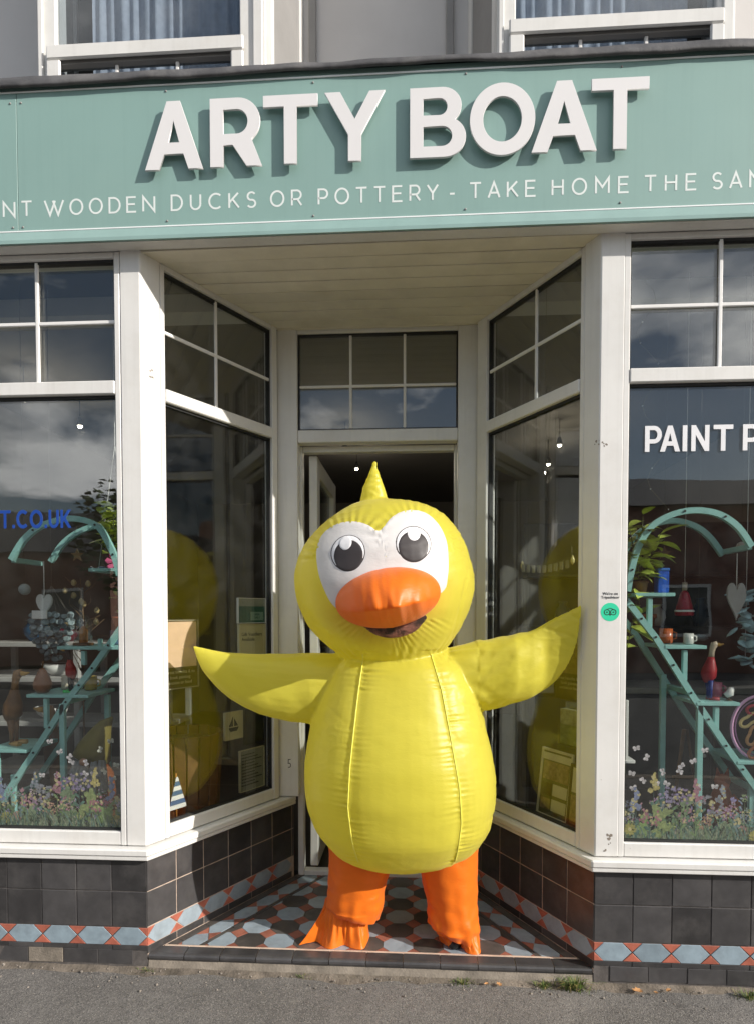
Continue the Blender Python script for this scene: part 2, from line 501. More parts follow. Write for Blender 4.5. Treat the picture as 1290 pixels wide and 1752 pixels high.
mb = MB()
for k in range(330):
    x = random.uniform(-2.4, 1.9); y = -abs(random.gauss(0.0, 0.06)) - 0.004
    r = random.choice((0.0015, 0.002, 0.002, 0.003, 0.004, 0.006)) * random.uniform(0.7, 1.2)
    if r > 0.006 and -1.1 < x < 0.7 and random.random() < 0.6: r *= 0.6
    m = Matrix.Translation((x, y, ZG + 0.006 * (y > -0.05) + r * 0.3)) @ Matrix.Rotation(random.random() * 6, 4, 'Z') @ Matrix.Diagonal((r, r * random.uniform(0.6, 1), r * random.uniform(0.5, 0.9), 1))
    bmesh.ops.create_icosphere(mb.bm, subdivisions=1, radius=1, matrix=m)
tag(mb.build('grit', M['asph_stone']), kind='stuff')

# ---------------------------------------------------------------- the shop building
shop = empty('shop_building', (-0.2, 0.4, -0.05), 'old shop with white window frames, dark tiled base and grey bay windows upstairs', 'shop building')


def isect(p, d, q, e):
    """xy intersection of two lines"""
    den = d[0] * e[1] - d[1] * e[0]
    t = ((q[0] - p[0]) * e[1] - (q[1] - p[1]) * e[0]) / den
    return (p[0] + d[0] * t, p[1] + d[1] * t)


def chain(front, side, t_far_front, t_far_side, o_out, o_in):
    """plan of a wall that runs along the front, turns the corner and runs down the side of the recess"""
    def p(W, t, o): v = W.pt(t, 0, o); return (v.x, v.y)
    c_out = isect(p(front, 0, o_out), front.d, p(side, 0, o_out), side.d)
    c_in = isect(p(front, 0, o_in), front.d, p(side, 0, o_in), side.d)
    return [p(front, t_far_front, o_out), c_out, p(side, t_far_side, o_out), p(side, t_far_side, o_in), c_in, p(front, t_far_front, o_in)]


TP = 0.1555
FAR = 1.55
TEND = 0.952
tile_mesh = {}


def tile_shape(kind, mats):
    mb = MB()
    a = TP / 2 - 0.0022
    if kind[0] == 'sq':
        h = kind[1] / 2
        mb.box(-a, a, 0, 0.012, -h, h, 0.0014)
    return mb.mesh(kind[0] + '_tile', mats)


def plate(poly, name, mats, th=0.012):
    """flat piece in the xz plane, front at y = 0"""
    mb = MB()
    n = len(poly)
    a = [mb.bm.verts.new((x, 0, z)) for x, z in poly]; b = [mb.bm.verts.new((x, th, z)) for x, z in poly]
    fr = mb.bm.faces.new(a); mb.bm.faces.new(b[::-1])
    for i in range(n): mb.bm.faces.new((a[i], b[i], b[(i + 1) % n], a[(i + 1) % n]))
    bmesh.ops.bevel(mb.bm, geom=list(fr.edges), offset=0.001, segments=1, affect='EDGES')
    return mb.mesh(name, mats)


H1, H2 = 0.1505, ZS - 0.288 - 0.004
sq1 = tile_shape(('sq', H1), M['tile_dark']); sq2 = tile_shape(('sq', H2), M['tile_dark'])
BZ0, BZ1 = 0.054, 0.131
bh = (BZ1 - BZ0) / 2; g = 0.0018; hw_ = TP / 2
hexm = plate([(-hw_ + g * 1.6, 0), (-hw_ + 0.040, -bh + 0.0008), (hw_ - 0.040, -bh + 0.0008), (hw_ - g * 1.6, 0), (hw_ - 0.040, bh - 0.0008), (-hw_ + 0.040, bh - 0.0008)], 'hexagon_tile', M['tile_blue'])
hexs = plate([(-hw_ + g * 1.6, 0), (-hw_ + 0.040, -bh + 0.0008), (hw_ - 0.040, -bh + 0.0008), (hw_ - g * 1.6, 0), (hw_ - 0.040, bh - 0.0008), (-hw_ + 0.040, bh - 0.0008)], 'hexagon_tile', M['tile_blue_floor'])
trim_t = plate([(-0.040 + g * 1.6, bh - 0.0008), (0, g * 1.4), (0.040 - g * 1.6, bh - 0.0008)], 'triangle_tile', M['tile_red'])
trim_b = plate([(-0.040 + g * 1.6, -bh + 0.0008), (0.040 - g * 1.6, -bh + 0.0008), (0, -g * 1.4)], 'triangle_tile', M['tile_red'])
trh_tl = plate([(0, bh - 0.0008), (0, g * 1.4), (0.040 - g * 1.6, bh - 0.0008)], 'triangle_tile', M['tile_red'])
strip_m = plate([(-hw_ + 0.0015, -0.0095), (hw_ - 0.0015, -0.0095), (hw_ - 0.0015, 0.0095), (-hw_ + 0.0015, 0.0095)], 'strip_tile', M['tile_dark'])
foot_m = plate([(-hw_ + 0.0018, -0.031), (hw_ - 0.0018, -0.031), (hw_ - 0.0018, 0.031), (-hw_ + 0.0018, 0.031)], 'foot_tile', M['tile_dark'])


foot_c = plate([(-hw_ + 0.0018, -0.031), (hw_ - 0.0018, -0.031), (hw_ - 0.0018, 0.031), (-hw_ + 0.0018, 0.031)], 'foot_tile', M['concrete'])


def wob(Mx, k=1.0):
    """each tile sits a little uneven"""
    return Mx @ Matrix.Translation((0, random.uniform(-0.0006, 0.0008) * k, 0)) @ Matrix.Rotation(random.gauss(0, 0.004) * k, 4, 'X') @ Matrix.Rotation(random.gauss(0, 0.004) * k, 4, 'Z')


for side, FW, SW in (('l', FL, SL), ('r', FR, SR)):
    mb = MB()
    mb.prism(chain(FW, SW, FAR, TEND, -0.0035, -0.14), ZG - 0.1, ZS)
    pl = mb.build('tiled_plinth', M['grout_shaded'], shop)
    mb = MB(); SW.box(mb, 0.003, TEND - 0.002, 0.0, ZS - 0.001, -0.0034, -0.0026); mb.build('grout', M['grout_pale'], pl)
    for W, n0 in ((FW, int(FAR / TP)), (SW, 6)):
        for i in range(n0 + (W is SW)):
            t = (i + 0.5) * TP
            if t + TP / 2 > FAR + 0.02: break
            sc_ = Matrix()
            if W is SW and i == n0:          # the last tile is cut short
                wdt = TEND - i * TP - 0.003; t = i * TP + wdt / 2 + 0.001
                sc_ = Matrix.Diagonal((wdt / TP, 1, 1, 1))
                if wdt < 0.01: break
            for me, z in ((sq1, 0.133 + 0.0775), (sq2, 0.2905 + H2 / 2)):
                link_mesh('wall_tile', me, pl, wob(W.M(t, z, 0) @ sc_))
            if W is FW or i < n0:
                link_mesh('hexagon_tile', hexm if W is FW else hexs, pl, wob(W.M(t, (BZ0 + BZ1) / 2, 0), 0.6))
                if i > 0:
                    for me in (trim_t, trim_b):
                        link_mesh('triangle_tile', me, pl, wob(W.M(t - TP / 2, (BZ0 + BZ1) / 2, 0), 0.6))
            if W is SW and i < n0:
                link_mesh('strip_tile', strip_m, pl, W.M(t, 0.036, -0.0005) @ Matrix.Diagonal((1, 1, 1.7, 1)))
            if W is FW:
                link_mesh('strip_tile', strip_m, pl, wob(W.M(t + TP * 0.0, 0.043, -0.001), 1.5))
                if True:
                    link_mesh('foot_tile', foot_c if (side == 'l' and i in (2,)) else foot_m, pl, wob(W.M(t + TP * 0.42, 0.001, -0.0005), 3))
        # half triangles at the corner
        for s_ in (1,):
            sx = 1 if (W in (FR, SL)) else -1
            for fz in (1, -1):
                link_mesh('triangle_tile', trh_tl, pl, wob(W.M(0.0018, (BZ0 + BZ1) / 2, 0) @ Matrix.Diagonal((sx, 1, fz, 1)), 0.5))
    # painted timber sill on top
    mb = MB()
    o = chain(FW, SW, FAR, 0.93, 0.034, -0.10)
    mb.prism(chain(FW, SW, FAR, 0.935, 0.030, -0.10), ZS + 0.002, ZS + 0.020, 0.003)
    mb.prism(chain(FW, SW, FAR, 0.932, 0.036, -0.10), ZS + 0.020, ZSILL - 0.004, 0.006)
    mb.build('window_sill', M['upvc'], shop)
    # corner post
    mb = MB()
    tf = 0.086 if side == 'l' else 0.094
    ts = 0.100 if side == 'l' else 0.088
    def p(W, t, o_): v = W.pt(t, 0, o_); return (v.x, v.y)
    cin = isect(p(FW, 0, -0.07), FW.d, p(SW, 0, -0.07), SW.d)
    mb.prism([p(FW, tf, 0), (FW.O.x, 0), p(SW, ts, 0), p(SW, ts, -0.07), cin, p(FW, tf, -0.07)], ZSILL, ZTOP + 0.006, 0.004)
    post = mb.build('corner_post', M['upvc'], shop)

# ---------------------------------------------------------------- windows


def window(W, t0, t1, tend, bars, name='shop_window', fo=0.0, depth=0.06, zt=ZGT, right_jamb=True):
    """frame with a large lower pane and a small-paned top light; bars = t of the upright glazing bars. Glass between t0 and t1."""
    e = 0.0015
    a, b = t0 - 0.026 + e, t1 + 0.045
    mb = MB()
    W.box(mb, a, t0, ZSILL, ZTOP, fo - depth, fo - 0.002, 0.003)               # jamb by the post
    W.box(mb, t1, tend, ZSILL, ZTOP, fo - depth, fo - 0.002, 0.003)
    W.box(mb, t0 + 0.0005, t1 - 0.0005, ZSILL, ZGL, fo - depth, fo - 0.004, 0.004)
    W.box(mb, t0 + 0.0005, t1 - 0.0005, ZTR0, ZTR1, fo - depth, fo + 0.002, 0.004)
    W.box(mb, t0 + 0.0005, t1 - 0.0005, zt, ZTOP, fo - depth, fo - 0.004, 0.002)
    # thin bead in front of the lower glass
    win = mb.build(name, M['upvc'], shop)
    mb = MB()
    for z0, z1 in ((ZGL, ZTR0), (ZTR1, zt)):
        k = 0.007
        for q in ((t0, t0 + k, z0, z1), (t1 - k, t1, z0, z1)):
            W.box(mb, *q, fo - 0.045, fo - 0.018)
        W.box(mb, t0 + k, t1 - k, z0, z0 + k, fo - 0.045, fo - 0.0185)
        W.box(mb, t0 + k, t1 - k, z1 - k * 1.6, z1, fo - 0.045, fo - 0.0185)
    mb.build('rubber_seal', M['seal'], win)
    for z0, z1, nm in ((ZGL, ZTR0, 'pane'), (ZTR1, zt, 'pane')):
        mb = MB(); W.box(mb, t0 + 0.004, t1 - 0.004, z0 + 0.004, z1 - 0.004, fo - 0.040, fo - 0.028)
        mb.build(nm, M['glass'], win)
    zm = 2.705
    for t in bars:
        mb = MB(); W.box(mb, t - 0.008, t + 0.008, ZTR1 + 0.002, zt - 0.002, fo - 0.0275, fo - 0.017, 0.003)
        mb.build('glazing_bar', M['white_paint'], win)
    mb = MB(); W.box(mb, t0 + 0.003, t1 - 0.003, zm - 0.008, zm + 0.008, fo - 0.0272, fo - 0.018, 0.003)
    mb.build('glazing_bar', M['white_paint'], win)
    return win


win_fl = window(FL, 0.1125, 1.40, FAR, [0.455, 0.80, 1.14])
win_fr = window(FR, 0.1165, 1.40, FAR, [0.470, 0.82, 1.16])
win_sl = window(SL, 0.126, 0.795, 0.835, [0.430])
win_sr = window(SR, 0.112, 0.755, 0.835, [0.403])
for w, txt in ((win_fl, 'front window left of the doorway'), (win_fr, 'front window right of the doorway'), (win_sl, 'angled window in the left side of the doorway'), (win_sr, 'angled window in the right side of the doorway')):
    w['label'] = txt

# posts, rails and fanlight over the door
xa, xb = -0.700, 0.298
dl0, dl1 = -0.622, 0.226
mb = MB()
mb.box(xa - 0.03, dl0, YB, YB + 0.08, ZSILL, ZTOP, 0.003)
mb.box(dl1, xb + 0.03, YB, YB + 0.08, ZSILL, ZTOP, 0.003)
mb.box(dl0 + 0.0005, dl1 - 0.0005, YB + 0.005, YB + 0.075, 2.392, 2.458, 0.004)
mb.box(dl0 + 0.0005, dl1 - 0.0005, YB + 0.004, YB + 0.075, 2.966, ZTOP, 0.003)
for x0, x1 in ((dl0 - 0.02, dl0 + 0.012), (dl1 - 0.012, dl1 + 0.02)):
    mb.box(x0, x1, YB + 0.083, YB + 0.14, 0.018, 2.391, 0.003)
mb.box(dl0 + 0.013, dl1 - 0.013, YB + 0.085, YB + 0.14, 0.016, 0.045, 0.004)
mb.box(dl0 + 0.013, dl1 - 0.013, YB + 0.085, YB + 0.14, 2.36, 2.391, 0.003)
frame = mb.build('door_frame', M['upvc'], shop)
mb = MB()
for q in ((dl0, dl0 + .008, 2.458, 2.966), (dl1 - .008, dl1, 2.458, 2.966), (dl0 + .008, dl1 - .008, 2.458, 2.466), (dl0 + .008, dl1 - .008, 2.957, 2.966)):
    mb.box(q[0], q[1], YB + 0.02, YB + 0.05, q[2], q[3])
mb.build('rubber_seal', M['seal'], frame)
mb = MB(); mb.box(dl0 + .004, dl1 - .004, YB + 0.030, YB + 0.042, 2.462, 2.962); mb.build('pane', M['glass'], frame)
for x in (-0.339, -0.053):
    mb = MB(); mb.box(x - .007, x + .007, YB + 0.018, YB + 0.0295, 2.467, 2.956, 0.003); mb.build('glazing_bar', M['white_paint'], frame)
mb = MB(); mb.box(dl0 + .009, dl1 - .009, YB + 0.0185, YB + 0.0292, 2.683, 2.697, 0.003); mb.build('glazing_bar', M['white_paint'], frame)

# the door, open inwards
dx, dy = -0.583, YB + 0.14
mb = MB()
DL = 0.82
for q in ((0, 0.10, 0.05, 2.355), (DL - 0.10, DL, 0.05, 2.355)):
    mb.box(dx, dx + 0.045, dy + q[0], dy + q[1], q[2], q[3], 0.004)
for z0, z1 in ((0.05, 0.30), (1.0, 1.09), (2.255, 2.355)):
    mb.box(dx + 0.001, dx + 0.044, dy + 0.1005, dy + DL - 0.1005, z0, z1, 0.004)
door = mb.build('door', M['upvc'], shop)
for z0, z1 in ((0.30, 1.0), (1.09, 2.255)):
    mb = MB(); mb.box(dx + 0.017, dx + 0.029, dy + 0.098, dy + DL - 0.098, z0 + 0.001, z1 - 0.001); mb.build('door_pane', M['glass'], door)
mb = MB(); mb.box(dx + 0.046, dx + 0.058, dy + DL - 0.075, dy + DL - 0.035, 0.95, 1.17, 0.004)
mb.tube([(dx + 0.055, dy + DL - 0.055, 1.07), (dx + 0.10, dy + DL - 0.055, 1.07), (dx + 0.10, dy + DL - 0.17, 1.07)], 0.009)
mb.build('door_handle', M['white_paint'], door)

# boarded ceiling of the recess
mb = MB(); mb.prism([(XL - 0.03, 0.002), (XR + 0.03, 0.002), (0.30, YB + 0.08), (-0.70, YB + 0.08)], ZTOP + 0.016, ZTOP + 0.08)
soff = mb.build('soffit', M['seal'], shop)
y = 0.004
bw = 0.0915
while y < YB + 0.02:
    y1 = min(y + bw, YB + 0.05)
    def xe(yy, s): return (XL + yy * S30 / C30 - 0.02) if s < 0 else (XR - yy * S30 / C30 + 0.02)
    mb = MB()
    sag = random.uniform(-0.0015, 0.0015) - (0.005 if y < 0.01 else 0)
    mb.hexa([(xe(y, -1), y + .0030, ZTOP + sag), (xe(y, 1), y + .0030, ZTOP - sag * 0.5), (xe(y1, 1), y1 - .0030, ZTOP - sag * 0.5), (xe(y1, -1), y1 - .0030, ZTOP + sag),
             (xe(y, -1), y + .0030, ZTOP + .014), (xe(y, 1), y + .0030, ZTOP + .014), (xe(y1, 1), y1 - .0030, ZTOP + .014), (xe(y1, -1), y1 - .0030, ZTOP + .014)], 0.002)
    mb.build('plank', M['soffit'], soff)
    y = y1
# beam behind the sign, its painted underside shows below the board
mb = MB()
mb.box(-2.7, 2.3, -0.058, 0.0, ZTOP + 0.001, 3.58)
mb.box(-2.7, XL - 0.02, 0.001, 0.14, ZTOP + 0.003, 3.58); mb.box(XR + 0.02, 2.3, 0.001, 0.14, ZTOP + 0.003, 3.58)
mb.box(XL - 0.019, XR + 0.019, 0.001, 0.14, ZTOP + 0.09, 3.58)
mb.build('lintel', M['upvc'], shop)

# ---------------------------------------------------------------- upstairs
mb = MB()
mb.box(-3.2, 2.8, 0.56, 0.70, 3.0, 7.0)
mb.build('upper_wall', M['render_grey'], shop)
mb = MB(); mb.box(-3.2, 2.8, 0.14, 0.70, 3.40, 3.52); mb.build('upper_floor', M['board_grey'], shop)
M['net'] = mat('net_curtain', lin(176, 182, 194), 0.9, 0.1, 30)
for side, x0, x1, sp in ((-1, -1.629, -0.631, (0.078, 0.112)), (1, 0.338, 1.294, (0.075, 0.075))):
    yb = 0.12
    gl0, gl1 = x0 + sp[0], x1 - sp[1]
    mb = MB()
    mb.box(x0, gl0, yb, yb + 0.09, 3.50, 5.6, 0.004)
    mb.box(gl1, x1, yb, yb + 0.09, 3.50, 5.6, 0.004)
    # grooves on the posts: slim cover strips
    mb.box(x1 - 0.052, x1 - 0.012, yb - 0.012, yb - 0.0005, 3.50, 5.6, 0.003)
    mb.box(x0 + 0.004, x0 + 0.026, yb - 0.012, yb - 0.0005, 3.50, 5.6, 0.003)
    mb.box(gl0 + .0005, gl1 - .0005, yb + 0.0, yb + 0.07, 5.4, 5.6, 0.004)
    bay = mb.build('bay_window', M['upvc'], shop)
    bay['label'] = 'upstairs bay window on the left' if side < 0 else 'upstairs bay window on the right'
    # lower sash stands proud of the frame
    mb = MB()
    s0, s1 = gl0 - 0.030, gl1 + 0.022
    mb.box(s0, s1, yb - 0.028, yb - 0.0125, 3.858, 3.920, 0.006)
    mb.box(s0, s0 + 0.062, yb - 0.028, yb - 0.0125, 3.50, 3.857, 0.006)
    mb.box(s1 - 0.055, s1, yb - 0.028, yb - 0.0125, 3.50, 3.857, 0.006)
    mb.build('sash', M['upvc'], bay)
    mb = MB()
    for z0, z1 in ((3.924, 5.39), (3.51, 3.850)):
        mb.box(gl0 + .004, gl1 - .004, yb + 0.018, yb + 0.03, z0, z1)
    mb.build('pane', M['glass_dirty'], bay)
    mb = MB(); mb.box(gl0 + .001, gl1 - .001, yb - 0.006, yb + 0.03, 3.8505, 3.9235); mb.build('rubber_seal', M['board_grey'], bay)
    for f in (0.33, 0.66):
        xm = gl0 + (gl1 - gl0) * f
        mb = MB(); mb.box(xm - .007, xm + .007, yb + 0.005, yb + 0.017, 3.51, 3.849, 0.002); mb.build('glazing_bar', M['white_paint'], bay)
    # cheeks going back to the wall
    for xe_, s in ((x0, -1), (x1, 1)):
        xi = xe_ + (-s) * (-0.10) if False else xe_ + s * 0.10
        if s * side < 0 or True:
            mb = MB()
            a, b = Vector((xe_, yb + 0.09)), Vector((xe_ + s * 0.085, 0.558))
            n = Vector(((b - a).y, -(b - a).x)).normalized() * (0.03 * s)
            def seg(f0, f1, z0, z1, off=0.0, w=1.0):
                p0, p1 = a.lerp(b, f0), a.lerp(b, f1)
                q = n * w; o_ = n.normalized() * off if n.length else n
                pts = [(p0 + o_), (p1 + o_), (p1 - q + o_), (p0 - q + o_)]
                if s < 0: pts = pts[::-1]
                mb.hexa([(u.x, u.y, z0) for u in pts] + [(u.x, u.y, z1) for u in pts])
            seg(0.001, 0.10, 3.5, 5.6); seg(0.86, 0.999, 3.5, 5.6); seg(0.101, 0.859, 3.5, 3.62); seg(0.101, 0.859, 5.4, 5.6)
            ck = mb.build('bay_cheek', M['upvc'], bay)
            mb = MB(); seg(0.102, 0.858, 3.622, 5.398, -0.006, 0.3); mb.build('panel', M['board_grey'], bay)
    # room behind the glass
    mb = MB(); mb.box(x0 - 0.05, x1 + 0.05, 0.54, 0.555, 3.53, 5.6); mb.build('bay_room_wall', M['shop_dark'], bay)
for x in (-0.50, 0.165):
    mb = MB(); mb.box(x - 0.018, x + 0.018, 0.535, 0.559, 3.5, 6.0, 0.003); mb.build('cover_board', M['board_grey'], shop)

# net curtains hang inside the bays
for x0, x1, lab in ((-1.46, -0.74, 'grey net curtain inside the upstairs window on the left, gathered in folds'), (0.42, 1.16, 'pale net curtain inside the upstairs window on the right, gathered in folds')):
    mb = MB()
    n = 140
    rows = []
    for z in (3.54, 3.9, 4.4, 5.0, 5.38):
        rows.append([mb.bm.verts.new((x0 + (x1 - x0) * i / n, 0.27 + 0.009 * math.sin(i * 0.62 + 2 * noise.noise(Vector((i * 0.08, z * 0.3, 1)))) + 0.008 * math.sin(i * 0.23 + z), z)) for i in range(n + 1)])
    for A, B in zip(rows, rows[1:]):
        for i in range(n): mb.bm.faces.new((A[i], A[i + 1], B[i + 1], B[i])).smooth = True
    c = mb.build('net_curtain', M['net'])
    tag(c, lab, 'curtain', 'net curtains upstairs')

# lead flashing that caps the sign
mb = MB()
n = 200
prof = []
for i in range(n + 1):
    x = -2.7 + 5.0 * i / n
    rise = 0.0
    w1 = 0.006 * noise.noise(Vector((x * 3.1, 0, 0))) + 0.003 * noise.noise(Vector((x * 9.0, 5, 0)))
    w2 = 0.007 * noise.noise(Vector((x * 2.3, 9, 0))) + 0.003 * noise.noise(Vector((x * 8.0, 3, 0)))
    zb = 3.588 + 0.012 * math.exp(-((x + 0.15) / 0.8) ** 2) + w1
    zt_ = 3.640 + w2
    yo = -0.092 + 0.006 * noise.noise(Vector((x * 4.2, 2, 7)))
    prof.append([(x, yo + 0.012, zb + 0.006), (x, yo, zb), (x, yo - 0.003, zb + 0.012), (x, yo + 0.004, zt_ - 0.010), (x, yo + 0.016, zt_), (x, 0.02, zt_ + 0.02), (x, 0.118, zt_ + 0.045), (x, 0.118, zt_ - 0.06)])
V = [[mb.bm.verts.new(p) for p in row] for row in prof]
for A, B in zip(V, V[1:]):
    for k in range(len(A) - 1): mb.bm.faces.new((A[k], B[k], B[k + 1], A[k + 1])).smooth = True
mb.build('lead_flashing', M['lead'], shop)

# ---------------------------------------------------------------- inside of the shop
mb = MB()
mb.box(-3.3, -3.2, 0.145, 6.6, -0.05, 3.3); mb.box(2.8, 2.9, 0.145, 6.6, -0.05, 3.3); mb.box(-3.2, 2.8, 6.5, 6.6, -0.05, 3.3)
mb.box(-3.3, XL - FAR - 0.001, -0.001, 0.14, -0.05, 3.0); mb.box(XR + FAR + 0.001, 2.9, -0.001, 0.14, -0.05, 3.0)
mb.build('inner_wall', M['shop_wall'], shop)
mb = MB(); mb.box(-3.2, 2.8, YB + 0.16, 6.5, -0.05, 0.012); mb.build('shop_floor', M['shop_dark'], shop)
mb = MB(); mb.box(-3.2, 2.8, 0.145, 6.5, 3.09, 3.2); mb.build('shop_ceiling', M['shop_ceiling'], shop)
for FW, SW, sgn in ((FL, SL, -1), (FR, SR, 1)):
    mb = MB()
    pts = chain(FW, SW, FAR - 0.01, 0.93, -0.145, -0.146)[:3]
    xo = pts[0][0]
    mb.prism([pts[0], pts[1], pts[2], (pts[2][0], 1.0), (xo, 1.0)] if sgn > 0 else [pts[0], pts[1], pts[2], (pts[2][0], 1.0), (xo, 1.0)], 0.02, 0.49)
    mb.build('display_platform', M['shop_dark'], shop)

# ---------------------------------------------------------------- the doorway floor
floor = empty('doorway_floor', (-0.2, 0.4, 0.0), kind='structure')
mb = MB()
mb.prism([(XL + 0.0, 0.012), (XR, 0.012), (0.17, 0.955), (-0.57, 0.955)], -0.048, 0.0145)
mb.build('mortar_bed', M['grout_pale'], floor)
# concrete step below the coping
mb = MB()
n = 60
top, bot = [], []
for i in range(n + 1):
    x = XL + 0.003 + (XR - XL - 0.006) * i / n
    top.append(mb.bm.verts.new((x, 0.004 + 0.002 * noise.noise(Vector((x * 14, 0, 1))), -0.0085 + 0.0015 * noise.noise(Vector((x * 22, 3, 1))))))
    bot.append(mb.bm.verts.new((x, -0.006 + 0.004 * noise.noise(Vector((x * 8, 5, 1))), ZG - 0.03)))
for i in range(n):
    mb.bm.faces.new((bot[i], bot[i + 1], top[i + 1], top[i])).smooth = True
bk = [mb.bm.verts.new((v.co.x, 0.06, -0.0085)) for v in top]
for i in range(n): mb.bm.faces.new((top[i], top[i + 1], bk[i + 1], bk[i])).smooth = True
mb.build('step_riser', M['concrete'], floor)
# coping tiles with a rounded nose
mb = MB()
a = TP / 2 - 0.002
prof = [(0.002, -0.007), (-0.001, 0.002), (0.000, 0.010), (0.005, 0.0165), (0.014, 0.0195), (0.066, 0.0205), (0.066, -0.007)]
rows = [[mb.bm.verts.new((x, y_, z_)) for y_, z_ in prof] for x in (-a, a)]
for k in range(len(prof)):
    k2 = (k + 1) % len(prof); mb.bm.faces.new((rows[0][k], rows[1][k], rows[1][k2], rows[0][k2]))
mb.bm.faces.new(rows[0]); mb.bm.faces.new(rows[1][::-1])
cop = mb.mesh('coping_tile', M['tile_dark'])
ncop = int(round((XR - XL) / TP)); wc = (XR - XL - 0.004) / ncop
for i in range(ncop):
    link_mesh('coping_tile', cop, floor, Matrix.Translation((XL + 0.002 + wc * (i + 0.5), random.uniform(0, .001), random.uniform(-.0006, .0006))) @ Matrix.Diagonal((wc / TP, 1, 1, 1)))
mb = MB(); mb.box(XL + 0.045, XR - 0.045, 0.0685, 0.082, 0.0, 0.0200, 0.002)
mb.build('edging_strip', mat('pinkish_edging', (0.55, 0.42, 0.33, 1), 0.8, 0.2, 20, bump=0.2), floor)


def clip(poly, nx, ny, c):
    """keep nx*x + ny*y <= c"""
    out = []
    for i in range(len(poly)):
        p, q = poly[i], poly[(i + 1) % len(poly)]
        dp, dq = nx * p[0] + ny * p[1] - c, nx * q[0] + ny * q[1] - c
        if dp <= 0: out.append(p)
        if (dp < 0 < dq) or (dq < 0 < dp):
            t = dp / (dp - dq); out.append((p[0] + (q[0] - p[0]) * t, p[1] + (q[1] - p[1]) * t))
    return out


def floor_piece(poly, m, name='floor_tile'):
    if len(poly) < 3: return
    ar = abs(sum(poly[i][0] * poly[(i + 1) % len(poly)][1] - poly[(i + 1) % len(poly)][0] * poly[i][1] for i in range(len(poly)))) / 2
    if ar < 0.00006: return
    cx = sum(p_[0] for p_ in poly) / len(poly); cy = sum(p_[1] for p_ in poly) / len(poly)
    zt_ = 0.0195 + random.uniform(-0.0005, 0.0006); tx, ty = random.gauss(0, 0.004), random.gauss(0, 0.004)
    mb = MB()
    v = [mb.bm.verts.new((x - cx, y_ - cy, zt_ + tx * (x - cx) + ty * (y_ - cy))) for x, y_ in poly]
    w = [mb.bm.verts.new((x - cx, y_ - cy, 0.010)) for x, y_ in poly]
    mb.bm.faces.new(v)
    for i in range(len(poly)): mb.bm.faces.new((w[i], w[(i + 1) % len(poly)], v[(i + 1) % len(poly)], v[i]))
    link_mesh(name, mb.mesh(name, m), floor, Matrix.Translation((cx, cy, 0)))


TB, TD, TR = M['tile_blue_floor'], M['tile_dark_floor'], M['tile_red_floor']
YE = 0.94
GR = 0.0014
# borders that run beside the walls
for W, sgn in ((SL, 1), (SR, -1)):
    def bp(t0, t1, o0, o1):
        q = [W.pt(t0, 0, o0), W.pt(t1, 0, o0), W.pt(t1, 0, o1), W.pt(t0, 0, o1)]
        q = [(v.x, v.y) for v in q]
        if sgn < 0: q = q[::-1]
        q = clip(q, 0, -1, -0.084); return clip(q, 0, 1, YE)
    t = 0.0
    while t < 1.2:
        floor_piece(bp(t + GR, t + TP - GR, 0.004, 0.042 - GR), TD, 'border_tile')
        floor_piece(bp(t + 0.05 + GR, t + TP + 0.05 - GR, 0.128 + GR, 0.148 - GR), TD, 'border_tile')
        # blue lozenge with red triangles
        m_ = 0.085; h_ = 0.041; c0 = t + 0.03
        def hexp(pts):
            q = [W.pt(c0 + a_, 0, m_ + b_) for a_, b_ in pts]; q = [(v.x, v.y) for v in q]
            if sgn < 0: q = q[::-1]
            q = clip(q, 0, -1, -0.084); return clip(q, 0, 1, YE)
        L2 = TP / 2
        floor_piece(hexp([(-L2 + 0.002, 0), (-L2 + 0.04, -h_ + GR), (L2 - 0.04, -h_ + GR), (L2 - 0.002, 0), (L2 - 0.04, h_ - GR), (-L2 + 0.04, h_ - GR)]), TB, 'border_tile')
        floor_piece(hexp([(L2 - 0.037, -h_ + GR), (L2 + 0.037, -h_ + GR), (L2, -0.003)]), TR, 'border_tile')
        floor_piece(hexp([(L2 - 0.037, h_ - GR), (L2, 0.003), (L2 + 0.037, h_ - GR)]), TR, 'border_tile')
        t += TP
# field of octagons and small red squares
PX, PY = 0.132, 0.128
field = []
v0, v1 = SL.pt(0, 0, 0.1495), SR.pt(0, 0, 0.1495)
sites = []
for i in range(-9, 10):
    for j in range(-1, 9):
        X0, Y0 = -0.2 + i * PX, 0.135 + j * PY
        sites.append((X0, Y0, 'b' if (i + j) % 2 else 'd', 0.0))
        sites.append((X0 + PX / 2, Y0 + PY / 2, 'r', -0.0031))
for X0, Y0, k, w in sites:
    poly = [(X0 - .2, Y0 - .2), (X0 + .2, Y0 - .2), (X0 + .2, Y0 + .2), (X0 - .2, Y0 + .2)]
    for X1, Y1, k2, w2 in sites:
        dx_, dy_ = X1 - X0, Y1 - Y0
        d2 = dx_ * dx_ + dy_ * dy_
        if d2 < 1e-9 or d2 > 0.11: continue
        dd = math.sqrt(d2); nx, ny = dx_ / dd, dy_ / dd
        c = nx * X0 + ny * Y0 + (d2 + w - w2) / (2 * dd) - GR * 0.75
        poly = clip(poly, nx, ny, c)
        if len(poly) < 3: break
    if len(poly) < 3: continue
    poly = clip(poly, 0, -1, -0.084); poly = clip(poly, 0, 1, YE)
    for W in (SL, SR):
        q = W.pt(0, 0, 0.1495); poly = clip(poly, -W.n.x, -W.n.y, -(W.n.x * q.x + W.n.y * q.y)) if poly else poly
    floor_piece(poly, {'b': TB, 'd': TD, 'r': TR}[k])

